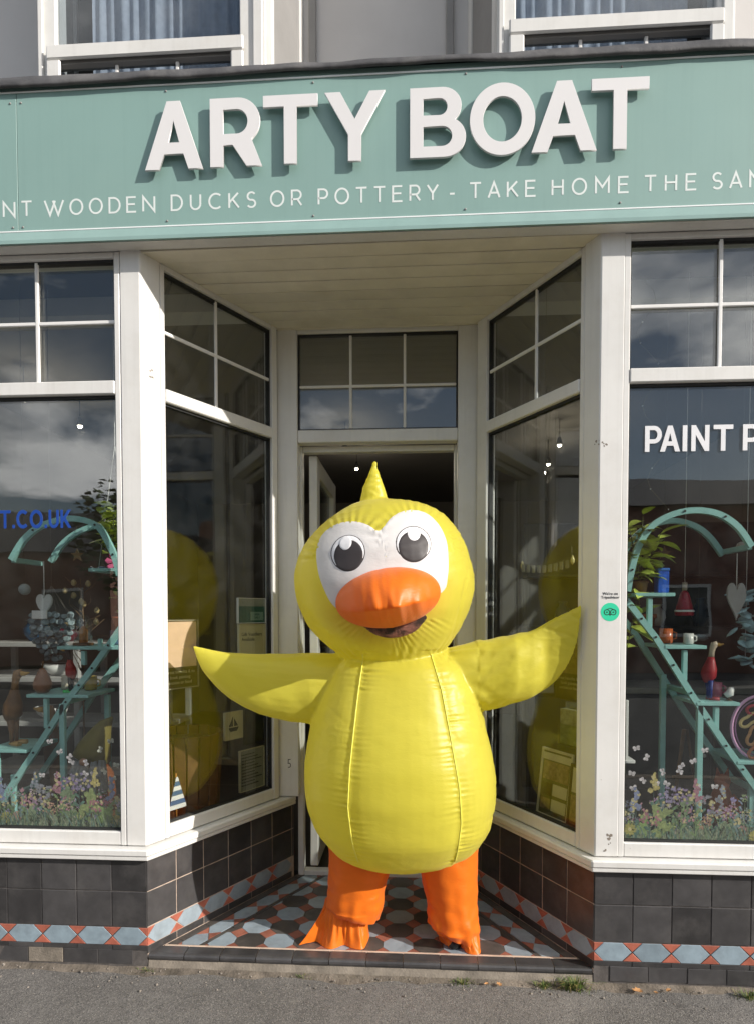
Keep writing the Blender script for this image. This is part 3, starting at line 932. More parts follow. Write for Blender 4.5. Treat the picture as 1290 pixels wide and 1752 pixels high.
# ---------------------------------------------------------------- lettering tools
def arc(cx, cy, rx, ry, a0, a1, n=14):
    return [(cx + rx * math.cos(R(a0 + (a1 - a0) * i / n)), cy + ry * math.sin(R(a0 + (a1 - a0) * i / n))) for i in range(n + 1)]


# outlines of the big letters: cap height 1; first loop outside, the others holes
BOLD = {
    'A': [[(0, 0), (.34, 1), (.54, 1), (.88, 0), (.665, 0), (.588, .225), (.292, .225), (.215, 0)], [(.352, .39), (.44, .72), (.528, .39)]],
    'R': [[(0, 0), (0, 1)] + arc(.42, .66, .34, .34, 90, -52, 16) + [(.785, 0), (.555, 0), (.345, .315), (.2, .315), (.2, 0)],
          [(.2, .475), (.2, .835)] + arc(.41, .655, .165, .18, 90, -90, 14)],
    'T': [[(0, 1), (.86, 1), (.86, .835), (.53, .835), (.53, 0), (.33, 0), (.33, .835), (0, .835)]],
    'Y': [[(0, 1), (.235, 1), (.462, .60), (.69, 1), (.92, 1), (.56, .385), (.56, 0), (.362, 0), (.362, .385)]],
    'B': [[(0, 0), (0, 1)] + arc(.47, .735, .275, .265, 90, -50, 14) + arc(.50, .287, .31, .287, 52, -90, 16),
          [(.19, .60), (.19, .845)] + arc(.43, .7225, .115, .1225, 90, -90, 12), [(.19, .155), (.19, .445)] + arc(.47, .30, .145, .145, 90, -90, 12)],
    'O': [arc(.5, .5, .5, .515, 0, 354, 58), arc(.5, .5, .30, .325, 0, 354, 58)],
    'I': [[(0, 0), (0, 1), (.2, 1), (.2, 0)]],
    'N': [[(0, 0), (0, 1), (.19, 1), (.60, .36), (.60, 1), (.79, 1), (.79, 0), (.60, 0), (.19, .64), (.19, 0)]],
    'P': [[(0, 0), (0, 1)] + arc(.40, .66, .34, .34, 90, -90, 18) + [(.2, .32), (.2, 0)], [(.2, .48), (.2, .84)] + arc(.39, .66, .16, .18, 90, -90, 14)],
    'K': [[(0, 0), (0, 1), (.19, 1), (.19, .56), (.56, 1), (.79, 1), (.40, .54), (.82, 0), (.58, 0), (.27, .40), (.19, .31), (.19, 0)]],
    'U': [[(0, 1)] + arc(.39, .39, .39, .40, 180, 360, 20) + [(.78, 1), (.59, 1)] + arc(.39, .39, .20, .225, 360, 180, 16) + [(.19, 1)]],
    'C': [arc(.5, .5, .5, .515, 48, 312, 30) + arc(.5, .5, .305, .325, 312, 48, 26)],
    '.': [[(0, 0), (0, .19), (.19, .19), (.19, 0)]],
}
BW = {'A': .88, 'R': .785, 'T': .86, 'Y': .92, 'B': .81, 'O': 1.0, 'I': .2, 'N': .79, 'P': .74, 'K': .82, 'U': .78, 'C': .9, '.': .19}


def letter_mesh(ch, w, h, th, m, bevel=0.0008):
    cu = bpy.data.curves.new('letter', 'CURVE'); cu.dimensions = '2D'; cu.fill_mode = 'BOTH'
    cu.extrude = th / 2 - bevel; cu.bevel_depth = bevel; cu.bevel_resolution = 0
    sx = w / BW[ch]
    for loop in BOLD[ch]:
        sp = cu.splines.new('POLY'); sp.points.add(len(loop) - 1); sp.use_cyclic_u = True
        for p_, (x, y_) in zip(sp.points, loop): p_.co = (x * sx, y_ * h, 0, 1)
    o = bpy.data.objects.new('letter', cu); COL.objects.link(o)
    dg = bpy.context.evaluated_depsgraph_get()
    me = bpy.data.meshes.new_from_object(o.evaluated_get(dg))
    bpy.data.objects.remove(o); bpy.data.curves.remove(cu)
    me.transform(Matrix.Rotation(R(90), 4, 'X'))          # stand upright, face towards -y
    me.materials.clear(); me.materials.append(m); me.name = 'letter'
    return me


# thin lettering drawn with strokes: cap height 1
THIN = {
    'A': (.74, [[(0, 0), (.37, 1), (.74, 0)], [(.125, .31), (.615, .31)]]),
    'C': (.84, [arc(.5, .5, .47, .5, 48, 312, 24)]),
    'D': (.80, [[(.04, 0), (.04, 1)] + arc(.34, .5, .44, .5, 90, -90, 18) + [(.04, 0)]]),
    'E': (.68, [[(.66, 1), (.04, 1), (.04, 0), (.68, 0)], [(.05, .52), (.60, .52)]]),
    'H': (.76, [[(.04, 0), (.04, 1)], [(.72, 0), (.72, 1)], [(.05, .52), (.71, .52)]]),
    'I': (.1, [[(.05, 0), (.05, 1)]]),
    'K': (.72, [[(.04, 0), (.04, 1)], [(.66, 1), (.05, .36)], [(.27, .58), (.72, 0)]]),
    'M': (.92, [[(.04, 0), (.04, 1), (.46, .40), (.88, 1), (.88, 0)]]),
    'N': (.88, [[(.04, 0), (.04, 1), (.84, 0), (.84, 1)]]),
    'O': (.94, [arc(.47, .5, .44, .5, 90, 450, 36)]),
    'P': (.68, [[(.04, 0), (.04, 1)] + arc(.36, .705, .28, .295, 90, -90, 16) + [(.05, .41)]]),
    'R': (.72, [[(.04, 0), (.04, 1)] + arc(.38, .705, .28, .295, 90, -90, 16) + [(.05, .41)], [(.42, .41), (.70, 0)]]),
    'S': (.62, [arc(.32, .74, .27, .26, 35, 250, 16) + arc(.31, .25, .28, .25, 75, -150, 16)]),
    'T': (.74, [[(0, 1), (.74, 1)], [(.37, 0), (.37, .97)]]),
    'U': (.76, [[(.04, 1)] + arc(.38, .36, .34, .36, 180, 360, 18) + [(.72, 1)]]),
    'W': (1.36, [[(0, 1), (.38, 0), (.76, .98)], [(.60, .98), (.98, 0), (1.36, 1)]]),
    'Y': (.70, [[(0, 1), (.35, .46), (.70, 1)], [(.35, 0), (.35, .47)]]),
    '-': (.36, [[(.02, .36), (.34, .36)]]),
}


def ribbon(mb, pts, w, y):
    """flat ribbon with mitred corners in the xz plane"""
    P2 = [Vector(p_) for p_ in pts]
    closed = (P2[0] - P2[-1]).length < 1e-6
    if closed: P2 = P2[:-1]
    n = len(P2); L, Rr = [], []
    for i in range(n):
        a = P2[i] - P2[i - 1] if (i or closed) else P2[1] - P2[0]
        b = P2[(i + 1) % n] - P2[i] if (i < n - 1 or closed) else a
        a, b = a.normalized(), b.normalized()
        m = Vector((-(a.y + b.y), a.x + b.x)); m = m.normalized() if m.length > 1e-6 else Vector((-a.y, a.x))
        c = max(0.25, m.dot(Vector((-a.y, a.x))))
        L.append(P2[i] + m * (w / 2 / c)); Rr.append(P2[i] - m * (w / 2 / c))
    lv = [mb.bm.verts.new((q.x, y, q.y)) for q in L]; rv = [mb.bm.verts.new((q.x, y, q.y)) for q in Rr]
    for i in range(n if closed else n - 1):
        j = (i + 1) % n; mb.bm.faces.new((rv[i], rv[j], lv[j], lv[i]))


def word_width(word, gap):
    return sum(THIN[c][0] for c in word) + gap * (len(word) - 1)


def thin_letter(ch, x, z, sx, h, w, y, m, parent, name='letter', th=0.0012):
    mb = MB()
    for k, st in enumerate(THIN[ch][1]):
        ribbon(mb, [(x + px * sx, z + pz * h) for px, pz in st], w, y - 0.00025 * k)
    bmesh.ops.recalc_face_normals(mb.bm, faces=mb.bm.faces[:])
    r = bmesh.ops.extrude_face_region(mb.bm, geom=mb.bm.faces[:])
    bmesh.ops.translate(mb.bm, verts=[v for v in r['geom'] if isinstance(v, bmesh.types.BMVert)], vec=(0, th, 0))
    return mb.build(name, m, parent)


def text(name, body, size, W_M, m, parent, th=0.0004, align='LEFT', spacing=1.0):
    """small print as a flat text object standing upright"""
    cu = bpy.data.curves.new(name, 'FONT'); cu.body = body; cu.size = size; cu.extrude = th; cu.align_x = align; cu.space_line = spacing
    cu.resolution_u = 3
    o = bpy.data.objects.new(name, cu); COL.objects.link(o)
    me = bpy.data.meshes.new_from_object(o.evaluated_get(bpy.context.evaluated_depsgraph_get()))
    bpy.data.objects.remove(o); bpy.data.curves.remove(cu)
    me.materials.clear(); me.materials.append(m)
    o = bpy.data.objects.new(name, me); COL.objects.link(o)
    if parent is not None:
        o.parent = parent; W_M = Matrix.Translation(-base_of(parent)) @ W_M
    o.matrix_local = W_M @ Matrix.Rotation(R(90), 4, 'X')
    return o


# ---------------------------------------------------------------- the sign
sign = empty('shop_sign', (-0.13, -0.06, ZTOP), 'long teal shop sign board reading ARTY BOAT in raised white letters above the doorway', 'shop sign')
YS = -0.070
for x0, x1 in ((-2.70, -1.6105), (-1.6085, 1.92), (1.922, 2.30)):
    mb = MB(); mb.box(x0, x1, YS, -0.0595, ZTOP + 0.002, 3.612, 0.001)
    mb.build('sign_panel', M['teal'], sign)
mb = MB(); mb.box(-2.70, 2.30, YS - 0.0045, YS - 0.0005, 3.0305, 3.0365, 0.001); mb.build('pinstripe', M['white_edge'], sign)
mb = MB(); mb.box(-2.70, 2.30, YS - 0.005, YS - 0.0005, 3.582, 3.588, 0.001); mb.build('top_edge', M['white_edge'], sign)
mb = MB()
pr = [(YS - 0.0005, ZTOP + 0.0), (YS - 0.006, ZTOP - 0.001), (YS - 0.0075, ZTOP + 0.012), (YS - 0.0045, ZTOP + 0.044), (YS - 0.0005, ZTOP + 0.045)]
A_ = [mb.bm.verts.new((-2.7, y_, z_)) for y_, z_ in pr]; B_ = [mb.bm.verts.new((2.3, y_, z_)) for y_, z_ in pr]
for k in range(5): mb.bm.faces.new((A_[k], B_[k], B_[(k + 1) % 5], A_[(k + 1) % 5]))
mb.build('edge_trim', M['teal_trim'], sign)
mb = MB(); mb.lathe([(0.0044, 0), (0.0044, 0.0015), (0.003, 0.0032), (0.0, 0.0036)], 0, 0, 8)
scr = mb.mesh('screw', M['board_grey'])
for x, z in [(-1.59, 3.545), (-1.635, 3.545), (-.99, 3.562), (-.40, 3.566), (.195, 3.570), (.785, 3.566), (1.38, 3.56), (-1.59, 3.052), (-1.632, 3.052), (-.99, 3.055), (-.40, 3.053), (.195, 3.056), (.785, 3.058), (1.38, 3.06), (-2.2, 3.55), (-2.2, 3.05)]:
    link_mesh('screw', scr, sign, Matrix.Translation((x, YS, z)) @ Matrix.Rotation(R(90), 4, 'X'))

LH = 0.262
mb = MB(); mb.tube([(0, 0, 0), (0, 0.0165, 0)], 0.004, 8); stm = mb.mesh('stand_off', M['letter'])
for ch, x, w, z in (('A', -1.067, .232, 3.239), ('R', -.804, .205, 3.240), ('T', -.592, .213, 3.241), ('Y', -.350, .232, 3.241),
                    ('B', -.020, .213, 3.241), ('O', .209, .246, 3.242), ('A', .443, .243, 3.242), ('T', .667, .212, 3.242)):
    me = letter_mesh(ch, w, LH, 0.010, M['letter'])
    lo = link_mesh('letter', me, sign, Matrix.Translation((x, YS - 0.0215, z)))
    fs = {'A': [(.16, .14), (.72, .14), (.44, .9)], 'R': [(.1, .1), (.1, .9), (.62, .14)], 'T': [(.1, .92), (.76, .92), (.43, .1)], 'Y': [(.12, .9), (.8, .9), (.46, .1)],
          'B': [(.1, .1), (.1, .9), (.66, .3)], 'O': [(.1, .5), (.9, .5), (.24, .14), (.78, .86)]}[ch]
    for fx, fz_ in fs:
        link_mesh('stand_off', stm, lo, Matrix.Translation((x + fx * w / BW[ch], YS - 0.0165, z + fz_ * LH)))

SH, SW_, SZ = 0.0575, 0.0074, 3.0965
for word, x0, x1 in (('PAINT', -1.842, -1.553), ('WOODEN', -1.498, -1.040), ('DUCKS', -.974, -.630), ('OR', -.571, -.446), ('POTTERY', -.381, .088), ('-', .131, .156),
                     ('TAKE', .212, .464), ('HOME', .526, .816), ('THE', .876, 1.068), ('SAME', 1.128, 1.385)):
    gapn = 0.36
    sx = SH * 1.0
    tw = sum(THIN[c][0] for c in word) * sx
    gp = (x1 - x0 - tw) / max(1, len(word) - 1)
    x = x0
    if word == '-': x = (x0 + x1) / 2 - tw / 2
    for c in word:
        thin_letter(c, x, SZ, sx, SH, SW_, YS - 0.0006, M['print_white'], sign, 'small_letter', 0.0004)
        x += THIN[c][0] * sx + gp

# ---------------------------------------------------------------- the inflatable duck
M['yellow'] = fabric_mat('yellow_nylon', (0.755, 0.69, 0.09, 1), 0.46, 0.38, (1.0, 0.93, 0.05, 1), 0.08)
M['piping'] = mat('yellow_piping', (0.86, 0.80, 0.12, 1), 0.5, 0.05, 20)
M['orange'] = fabric_mat('orange_nylon', (0.90, 0.20, 0.008, 1), 0.28, 0.42, (1.0, 0.22, 0.01, 1), 0.12)
M['eye_white'] = fabric_mat('white_nylon', (0.74, 0.72, 0.72, 1), 0.15, 0.45, None, 0.12)
M['eye_black'] = mat('printed_black', (0.035, 0.028, 0.028, 1), 0.5, 0.1, 8)
M['eye_print'] = mat('printed_white', (0.80, 0.79, 0.80, 1), 0.5, 0.03, 8)

DX, DY = -0.105, 0.20
duck = empty('inflatable_duck', (DX, DY, 0.02), 'bright yellow inflatable duck costume with orange beak and legs standing in the doorway', 'duck costume')


def interp(tab, t):
    if t <= tab[0][0]: return tab[0][1]
    for (a, va), (b, vb) in zip(tab, tab[1:]):
        if t <= b:
            f = (t - a) / (b - a); return va + (vb - va) * f
    return tab[-1][1]


def smooth_tab(tab, n=80):
    """resample and smooth a table"""
    a, b = tab[0][0], tab[-1][0]
    xs = [a + (b - a) * i / n for i in range(n + 1)]; v = [interp(tab, x) for x in xs]
    for _ in range(3):
        v = [v[0]] + [(v[i - 1] + 2 * v[i] + v[i + 1]) / 4 for i in range(1, n)] + [v[-1]]
    return list(zip(xs, v))


def blob(mb, left, right, depth, yc, n=64, p=2.25, m=56, yoff=None, wide=1.0):
    """closed body given by its left and right outline and its half depth, all as tables over z"""
    left, right, depth = smooth_tab(left), smooth_tab(right), smooth_tab(depth)
    z0, z1 = max(left[0][0], right[0][0]), min(left[-1][0], right[-1][0])
    rings = []
    for i in range(m + 1):
        z = z0 + (z1 - z0) * (0.5 - 0.5 * math.cos(math.pi * i / m))
        l, r = interp(left, z), interp(right, z)
        c, h, d = (l + r) / 2, max(0.002, (r - l) / 2 * wide), max(0.002, interp(depth, z))
        oy = interp(yoff, z) if yoff else 0
        row = []
        for k in range(n):
            t = 2 * math.pi * k / n
            cx, sy = math.cos(t), math.sin(t)
            row.append(mb.bm.verts.new((c + h * math.copysign(abs(cx) ** (2 / p), cx), yc + oy + d * math.copysign(abs(sy) ** (2 / p), sy), z)))
        rings.append(row)
    for A, B in zip(rings, rings[1:]):
        for k in range(n): mb.bm.faces.new((A[k], A[(k + 1) % n], B[(k + 1) % n], B[k]))
    mb.bm.faces.new(rings[0][::-1]); mb.bm.faces.new(rings[-1])


mb = MB()
# head
blob(mb, [(1.23, -.22), (1.27, -.29), (1.308, -.335), (1.361, -.402), (1.425, -.458), (1.506, -.495), (1.582, -.511), (1.658, -.513), (1.728, -.495), (1.796, -.461), (1.851, -.415), (1.908, -.351), (1.948, -.288), (1.975, -.225), (1.986, -.155)],
     [(1.23, .03), (1.27, .07), (1.305, .107), (1.342, .141), (1.418, .191), (1.505, .229), (1.58, .246), (1.642, .247), (1.717, .229), (1.792, .204), (1.849, .174), (1.904, .129), (1.939, .079), (1.967, .017), (1.986, -.135)],
     [(1.23, .12), (1.30, .22), (1.40, .305), (1.5, .345), (1.62, .36), (1.75, .34), (1.85, .285), (1.92, .215), (1.965, .13), (1.986, .02)], DY, p=2.15, wide=1.04)
# body
blob(mb, [(.352, -.14), (.36, -.17), (.375, -.25), (.43, -.350), (.53, -.428), (.622, -.466), (.725, -.478), (.815, -.478), (.944, -.460), (1.06, -.434), (1.15, -.402), (1.252, -.346), (1.308, -.285), (1.34, -.22), (1.355, -.13)],
     [(.352, -.09), (.36, -.03), (.37, .06), (.406, .20), (.467, .282), (.562, .331), (.662, .347), (.777, .349), (.903, .327), (1.004, .302), (1.154, .270), (1.267, .214), (1.335, .115), (1.355, -.05)],
     [(.352, .02), (.37, .16), (.43, .27), (.55, .355), (.72, .385), (.85, .375), (1.0, .335), (1.15, .28), (1.25, .235), (1.32, .16), (1.355, .03)], DY, p=2.3, wide=1.015)
# crest on the head
crest = [(-.176, 1.94, .062), (-.176, 1.99, .057), (-.177, 2.03, .046), (-.177, 2.075, .029), (-.174, 2.115, .014), (-.172, 2.148, .003)]
rings = []
for x, z, r in crest:
    rings.append([mb.bm.verts.new((x + r * math.cos(t), .16 + r * .8 * math.sin(t), z)) for t in [2 * math.pi * k / 20 for k in range(20)]])
for A, B in zip(rings, rings[1:]):
    for k in range(20): mb.bm.faces.new((A[k], A[(k + 1) % 20], B[(k + 1) % 20], B[k]))
mb.bm.faces.new(rings[0][::-1]); mb.bm.faces.new(rings[-1])


def wing(mb, top, bot, th, yc, n=28, m=40):
    """inflated wing, flat in y; tables over x running outwards"""
    x0, x1 = top[0][0], top[-1][0]
    s = 1 if x1 > x0 else -1
    key = lambda tb: [(s * x, v) for x, v in tb]
    top, bot, th, yc = key(top), key(bot), key(th), key(yc)
    rings = []
    for i in range(m + 1):
        u = s * x0 + (s * x1 - s * x0) * (i / m)
        a, b = interp(top, u), interp(bot, u)
        c, h = (a + b) / 2, max(0.002, (a - b) / 2)
        row = []
        for k in range(n):
            t = 2 * math.pi * k / n
            q = math.sin(t)
            row.append(mb.bm.verts.new((s * u, interp(yc, u) + interp(th, u) * math.copysign(abs(math.cos(t)) ** 0.85, math.cos(t)), c + h * math.copysign(abs(q) ** 0.9, q))))
        rings.append(row)
    for A, B in zip(rings, rings[1:]):
        for k in range(n): mb.bm.faces.new((A[k], A[(k + 1) % n], B[(k + 1) % n], B[k]))
    mb.bm.faces.new(rings[0][::-1]); mb.bm.faces.new(rings[-1])


wing(mb, [(-.24, 1.300), (-.333, 1.303), (-.48, 1.305), (-.66, 1.304), (-.78, 1.309), (-.84, 1.316), (-.90, 1.328), (-.966, 1.344)],
     [(-.24, .99), (-.377, .986), (-.467, .99), (-.54, .998), (-.609, 1.015), (-.68, 1.036), (-.739, 1.062), (-.80, 1.099), (-.843, 1.134), (-.885, 1.178), (-.92, 1.223), (-.945, 1.275), (-.966, 1.340)],
     [(-.24, .15), (-.45, .135), (-.65, .10), (-.80, .062), (-.9, .03), (-.966, .006)],
     [(-.24, .22), (-.5, .19), (-.75, .14), (-.966, .10)])
wing(mb, [(.10, 1.315), (.202, 1.340), (.325, 1.369), (.435, 1.394), (.48, 1.402), (.52, 1.419), (.556, 1.444), (.593, 1.466), (.64, 1.494), (.689, 1.522)],
     [(.10, 1.04), (.228, 1.040), (.29, 1.052), (.35, 1.065), (.401, 1.083), (.45, 1.100), (.498, 1.121), (.55, 1.156), (.595, 1.196), (.63, 1.245), (.655, 1.296), (.672, 1.35), (.685, 1.406), (.689, 1.514)],
     [(.10, .15), (.30, .140), (.42, .125), (.50, .075), (.55, .035), (.62, .018), (.689, .005)],
     [(.10, .22), (.30, .19), (.45, .145), (.55, .110), (.62, .080), (.689, .050)])
bmesh.ops.recalc_face_normals(mb.bm, faces=mb.bm.faces[:])
me = bpy.data.meshes.new('raw'); mb.bm.to_mesh(me); mb.bm.free()
tmp = bpy.data.objects.new('raw', me); COL.objects.link(tmp)
md = tmp.modifiers.new('remesh', 'REMESH'); md.mode = 'VOXEL'; md.voxel_size = 0.006; md.use_smooth_shade = True
sm = tmp.modifiers.new('smooth', 'SMOOTH'); sm.factor = 0.5; sm.iterations = 5
dg = bpy.context.evaluated_depsgraph_get()
body_me = bpy.data.meshes.new_from_object(tmp.evaluated_get(dg))
bpy.data.objects.remove(tmp)

SEAM_L = [(.40, -.205), (.451, -.222), (.596, -.246), (.716, -.258), (.885, -.250), (1.124, -.229), (1.319, -.209)]
SEAM_R = [(.40, .155), (.508, .171), (.652, .186), (.795, .177), (.985, .145), (1.174, .110), (1.335, .062)]


def nz(x, y, z, s): return noise.noise(Vector((x * s, y * s, z * s)))


def wrinkle(co, n):
    """fold height at a point of the duck's skin"""
    x, y, z = co
    d = 0.0
    if z < 1.33 and y < 0.16 and -.47 < x < .34:
        for k, S in enumerate((SEAM_L, SEAM_R)):
            if z < 0.39: continue
            xs_ = interp(S, z); u = x - xs_
            if abs(u) < 0.11:
                d += 0.0030 * math.exp(-(u / 0.0070) ** 2) - 0.005 * math.exp(-(u / 0.035) ** 2)
                side = 1 if u > 0 else -1
                ph = nz(side * 3, k * 7, z, 9) * 3.0
                a = max(0.0, 0.30 + 1.6 * nz(side * 5 + k * 3, 2, z, 6.0)) * (0.4 + 1.2 * abs(nz(side * 2, k, z, 31)))
                reach = 0.022 + 0.040 * abs(nz(side, k * 5 + 3, z, 34))
                wv = math.sin(z * 2 * math.pi / 0.0205 + ph * 1.6 + abs(u) * 40 * nz(side, k, z, 8))
                wv += 0.6 * math.sin(z * 2 * math.pi / 0.0315 + ph * 2.3 + 1.3)
                d += 0.0090 * a * wv * math.exp(-abs(u) / reach) * (1 - math.exp(-(abs(u) / 0.006) ** 2))
    # gathers where the wings join
    for sx, jx in ((1, .262), (-1, -.43)):
        u = sx * (x - jx)
        if -0.12 < u < 0.20 and .95 < z < 1.36:
            ang = z * 52 + 5 * nz(x, y, z, 7) + u * 9
            d += 0.0065 * math.sin(ang) * math.exp(-abs(u) / 0.055) * max(0, 0.4 + nz(x, 3, z, 8))
    # folds along the wings
    if x > .27 and z > 1.0:
        d += 0.006 * (nz(x * 1.0, y, z * 1.8 - x * 1.2, 13) + .2 * nz(x * 1.6, y, z * 2.2 - x, 27)) * (0.3 + 0.7 * max(0, 1 - (x - .27) / .35))
    if x < -.45 and z > .97 and z < 1.34:
        d += 0.0025 * nz(x, y, z * 1.5 + x, 11)
    # head: puckers above the eyes, round the neck and under the beak
    if z > 1.30 and y < .2:
        for ex, ez, r in ((-.258, 1.70, .145), (.01, 1.745, .150)):
            q = math.hypot(x - ex, z - ez); an = math.atan2(z - ez, x - ex)
            if q > r and z > ez:
                d += 0.0062 * math.sin(an * 34 + 3 * nz(x, 1, z, 6)) * math.exp(-(q - r) / 0.045) * max(0, .4 + 1.2 * nz(an * 0.4, ex, 2, 5))
        if z < 1.46:
            an = math.atan2(z - 1.53, x + .10)
            d += 0.0050 * math.sin(an * 60 + 4 * nz(x, 2, z, 6)) * math.exp(-abs(math.hypot((x + .1) * .8, z - 1.53) - .155) / .03) * max(0, .5 + nz(x, 4, z, 12))
    if 1.25 < z < 1.42:
        d += 0.0055 * math.sin(math.atan2(y - DY, x - DX) * 42 + 4 * nz(x, y, z, 5)) * math.exp(-abs(z - 1.325) / .03) * max(0, .3 + nz(x, y, 4, 6))
    # general slackness, and the big shape of a skin held by seams
    # sharp creases of loose thin cloth, in patches
    calm = math.exp(-((x + .05) / .30) ** 2 - ((z - .78) / .34) ** 2)          # the belly is drawn tight
    pat = max(0.0, nz(x, y, z, 2.7) + .22) * (1 - calm) ** 2
    rg = 1 - abs(nz(x + .25 * z, y, z * 1.5, 6.5)) * 3.2
    if rg > 0: d -= 0.0050 * rg * rg * pat
    rg = 1 - abs(nz(x * 1.2 - .4 * z, y + 3, z * 1.9, 13)) * 3.4
    if rg > 0: d += 0.0030 * rg * rg * pat
    d += 0.0045 * nz(x, y, z * .8, 3.1) + 0.0012 * nz(x, y, z * 1.6, 14)
    # side seams of the head, a panel seam low on the right cheek
    if z > 1.28:
        sxx = .155 + (z - 1.35) * .22
        if y < .15 and x > 0.05:
            d -= 0.004 * math.exp(-((x - sxx) / .008) ** 2) * (1 if z < 1.62 else max(0, 1 - (z - 1.62) / .06))
    if z > 1.985 and abs(x + .176) < .08:
        d += 0.0028 * math.sin(z * 190 + 5 * nz(x, y, z, 14)) * math.exp(-((x + .17) / .016) ** 2)
    return d


import array
nv = len(body_me.vertices)
cos = array.array('f', [0.0]) * (nv * 3); nor = array.array('f', [0.0]) * (nv * 3)
body_me.vertices.foreach_get('co', cos); body_me.vertex_normals.foreach_get('vector', nor)
for i in range(nv):
    j = i * 3
    if cos[j + 1] > 0.34: continue
    d = wrinkle((cos[j], cos[j + 1], cos[j + 2]), None)
    cos[j] += nor[j] * d; cos[j + 1] += nor[j + 1] * d; cos[j + 2] += nor[j + 2] * d
body_me.vertices.foreach_set('co', cos)
body_me.update()
bv = [Vector(cos[i * 3:i * 3 + 3]) for i in range(nv)]
bvh = BVHTree.FromPolygons(bv, [tuple(p_.vertices) for p_ in body_me.polygons])
body_me.transform(Matrix.Translation(-base_of(duck)))
body_me.materials.clear(); body_me.materials.append(M['yellow'])
for p_ in body_me.polygons: p_.use_smooth = True
body_me.name = 'body'
link_mesh('body', body_me, duck, Matrix.Translation(base_of(duck)))


def on_skin(x, z, off):
    h = bvh.ray_cast(Vector((x, -1.5, z)), Vector((0, 1, 0)))
    if h[0] is None: return Vector((x, 0, z))
    n = h[1] if h[1].y < 0 else -h[1]
    return h[0] + n * off


def skin_patch(name, loop, off, m, parent, centre=None, rings=14, hole=None, edge=True):
    """piece of cloth sewn on the skin: star-shaped loop of (x, z)"""
    n = len(loop)
    cx = sum(q[0] for q in loop) / n if centre is None else centre[0]; cz = sum(q[1] for q in loop) / n if centre is None else centre[1]
    mb = MB()
    f0 = hole if hole else 0.0
    rows = []
    for i in range(rings + 1):
        f = f0 + (1 - f0) * i / rings
        if f == 0: rows.append([mb.bm.verts.new(on_skin(cx, cz, off))]); continue
        o_ = off if i < rings else off * 0.2
        rows.append([mb.bm.verts.new(on_skin(cx + (x - cx) * min(f, 0.99 if i == rings - 1 else 1), cz + (z - cz) * min(f, 0.99 if i == rings - 1 else 1), o_)) for x, z in loop])
    for A, B in zip(rows, rows[1:]):
        for k in range(n):
            k2 = (k + 1) % n
            if len(A) == 1: f = mb.bm.faces.new((A[0], B[k], B[k2]))
            else: f = mb.bm.faces.new((A[k], B[k], B[k2], A[k2]))
            f.smooth = True
    return mb.build(name, m, parent)


def dense(loop, n=110):
    """closed smooth curve through the points"""
    k = len(loop); out = []
    per = n // k + 1
    for i in range(k):
        p0, p1, p2, p3 = (Vector(loop[(i + q) % k]) for q in (-1, 0, 1, 2))
        for s_ in range(per):
            t = s_ / per
            v = 0.5 * ((2 * p1) + (p2 - p0) * t + (2 * p0 - 5 * p1 + 4 * p2 - p3) * t * t + (3 * p1 - p0 - 3 * p2 + p3) * t ** 3)
            out.append((v.x, v.y))
    return out


EP = [(-.392, 1.755), (-.367, 1.813), (-.309, 1.846), (-.239, 1.85), (-.182, 1.831), (-.145, 1.806), (-.122, 1.821), (-.094, 1.86), (-.055, 1.889), (-.005, 1.901), (.050, 1.888), (.097, 1.842), (.126, 1.778), (.134, 1.709), (.131, 1.629), (.108, 1.565),
      (-.02, 1.50), (-.205, 1.47), (-.31, 1.505), (-.362, 1.590), (-.388, 1.678)]
patch = skin_patch('eye_patch', dense(EP), 0.0035, M['eye_white'], duck, centre=(-.12, 1.66), rings=18)


def circ(cx, cz, rx, rz, rot=0, n=56, a0=0, a1=360):
    out = []
    for k in range(n):
        t = R(a0 + (a1 - a0) * k / n); x, z = rx * math.cos(t), rz * math.sin(t)
        out.append((cx + x * math.cos(rot) - z * math.sin(rot), cz + x * math.sin(rot) + z * math.cos(rot)))
    return out


for ex, ez, tilt in ((-.2585, 1.7185, -0.25), (-.0045, 1.7535, 0.06)):
    eye = skin_patch('eye', circ(ex, ez, .0755, .0785), 0.0042, M['eye_black'], duck, rings=9)
    skin_patch('eye_gap', circ(ex, ez + .0005, .0715, .0745), 0.0050, M['eye_print'], eye, rings=9)
    s_ = math.sin(tilt)
    skin_patch('pupil', circ(ex - s_ * .012, ez - .0115, .0635, .0670), 0.0058, M['eye_black'], eye, rings=9)
    skin_patch('highlight', circ(ex - .001 + s_ * .032, ez + .038, .0285, .0325, tilt * .5), 0.0066, M['eye_print'], eye, rings=6)

# viewing window of the costume, a dark mesh under the beak
N = Nodes('dark_mesh_window')
pos = N.n('NewGeometry').outputs['Position']
b = N.n('BsdfPrincipled', Roughness=0.7)
c = N.ramp(N.noise(pos, 16, 5, 0.6), 0.42, 0.62, (0.035, 0.018, 0.012, 1), (0.30, 0.12, 0.085, 1))
N.l(c, b.inputs['Base Color']); N.l(N.bump(N.noise(pos, 420, 1), 0.3, 0.002), b.inputs['Normal']); N.l(b.outputs[0], N.out.inputs[0])
M['mesh_window'] = N.m
ml = [(-.205, 1.450), (-.188, 1.420), (-.15, 1.396), (-.10, 1.384), (-.045, 1.390), (.0, 1.409), (.028, 1.436), (.042, 1.475), (-.08, 1.50)]
skin_patch('viewing_window', dense(ml, 60), 0.003, M['mesh_window'], duck, rings=8)

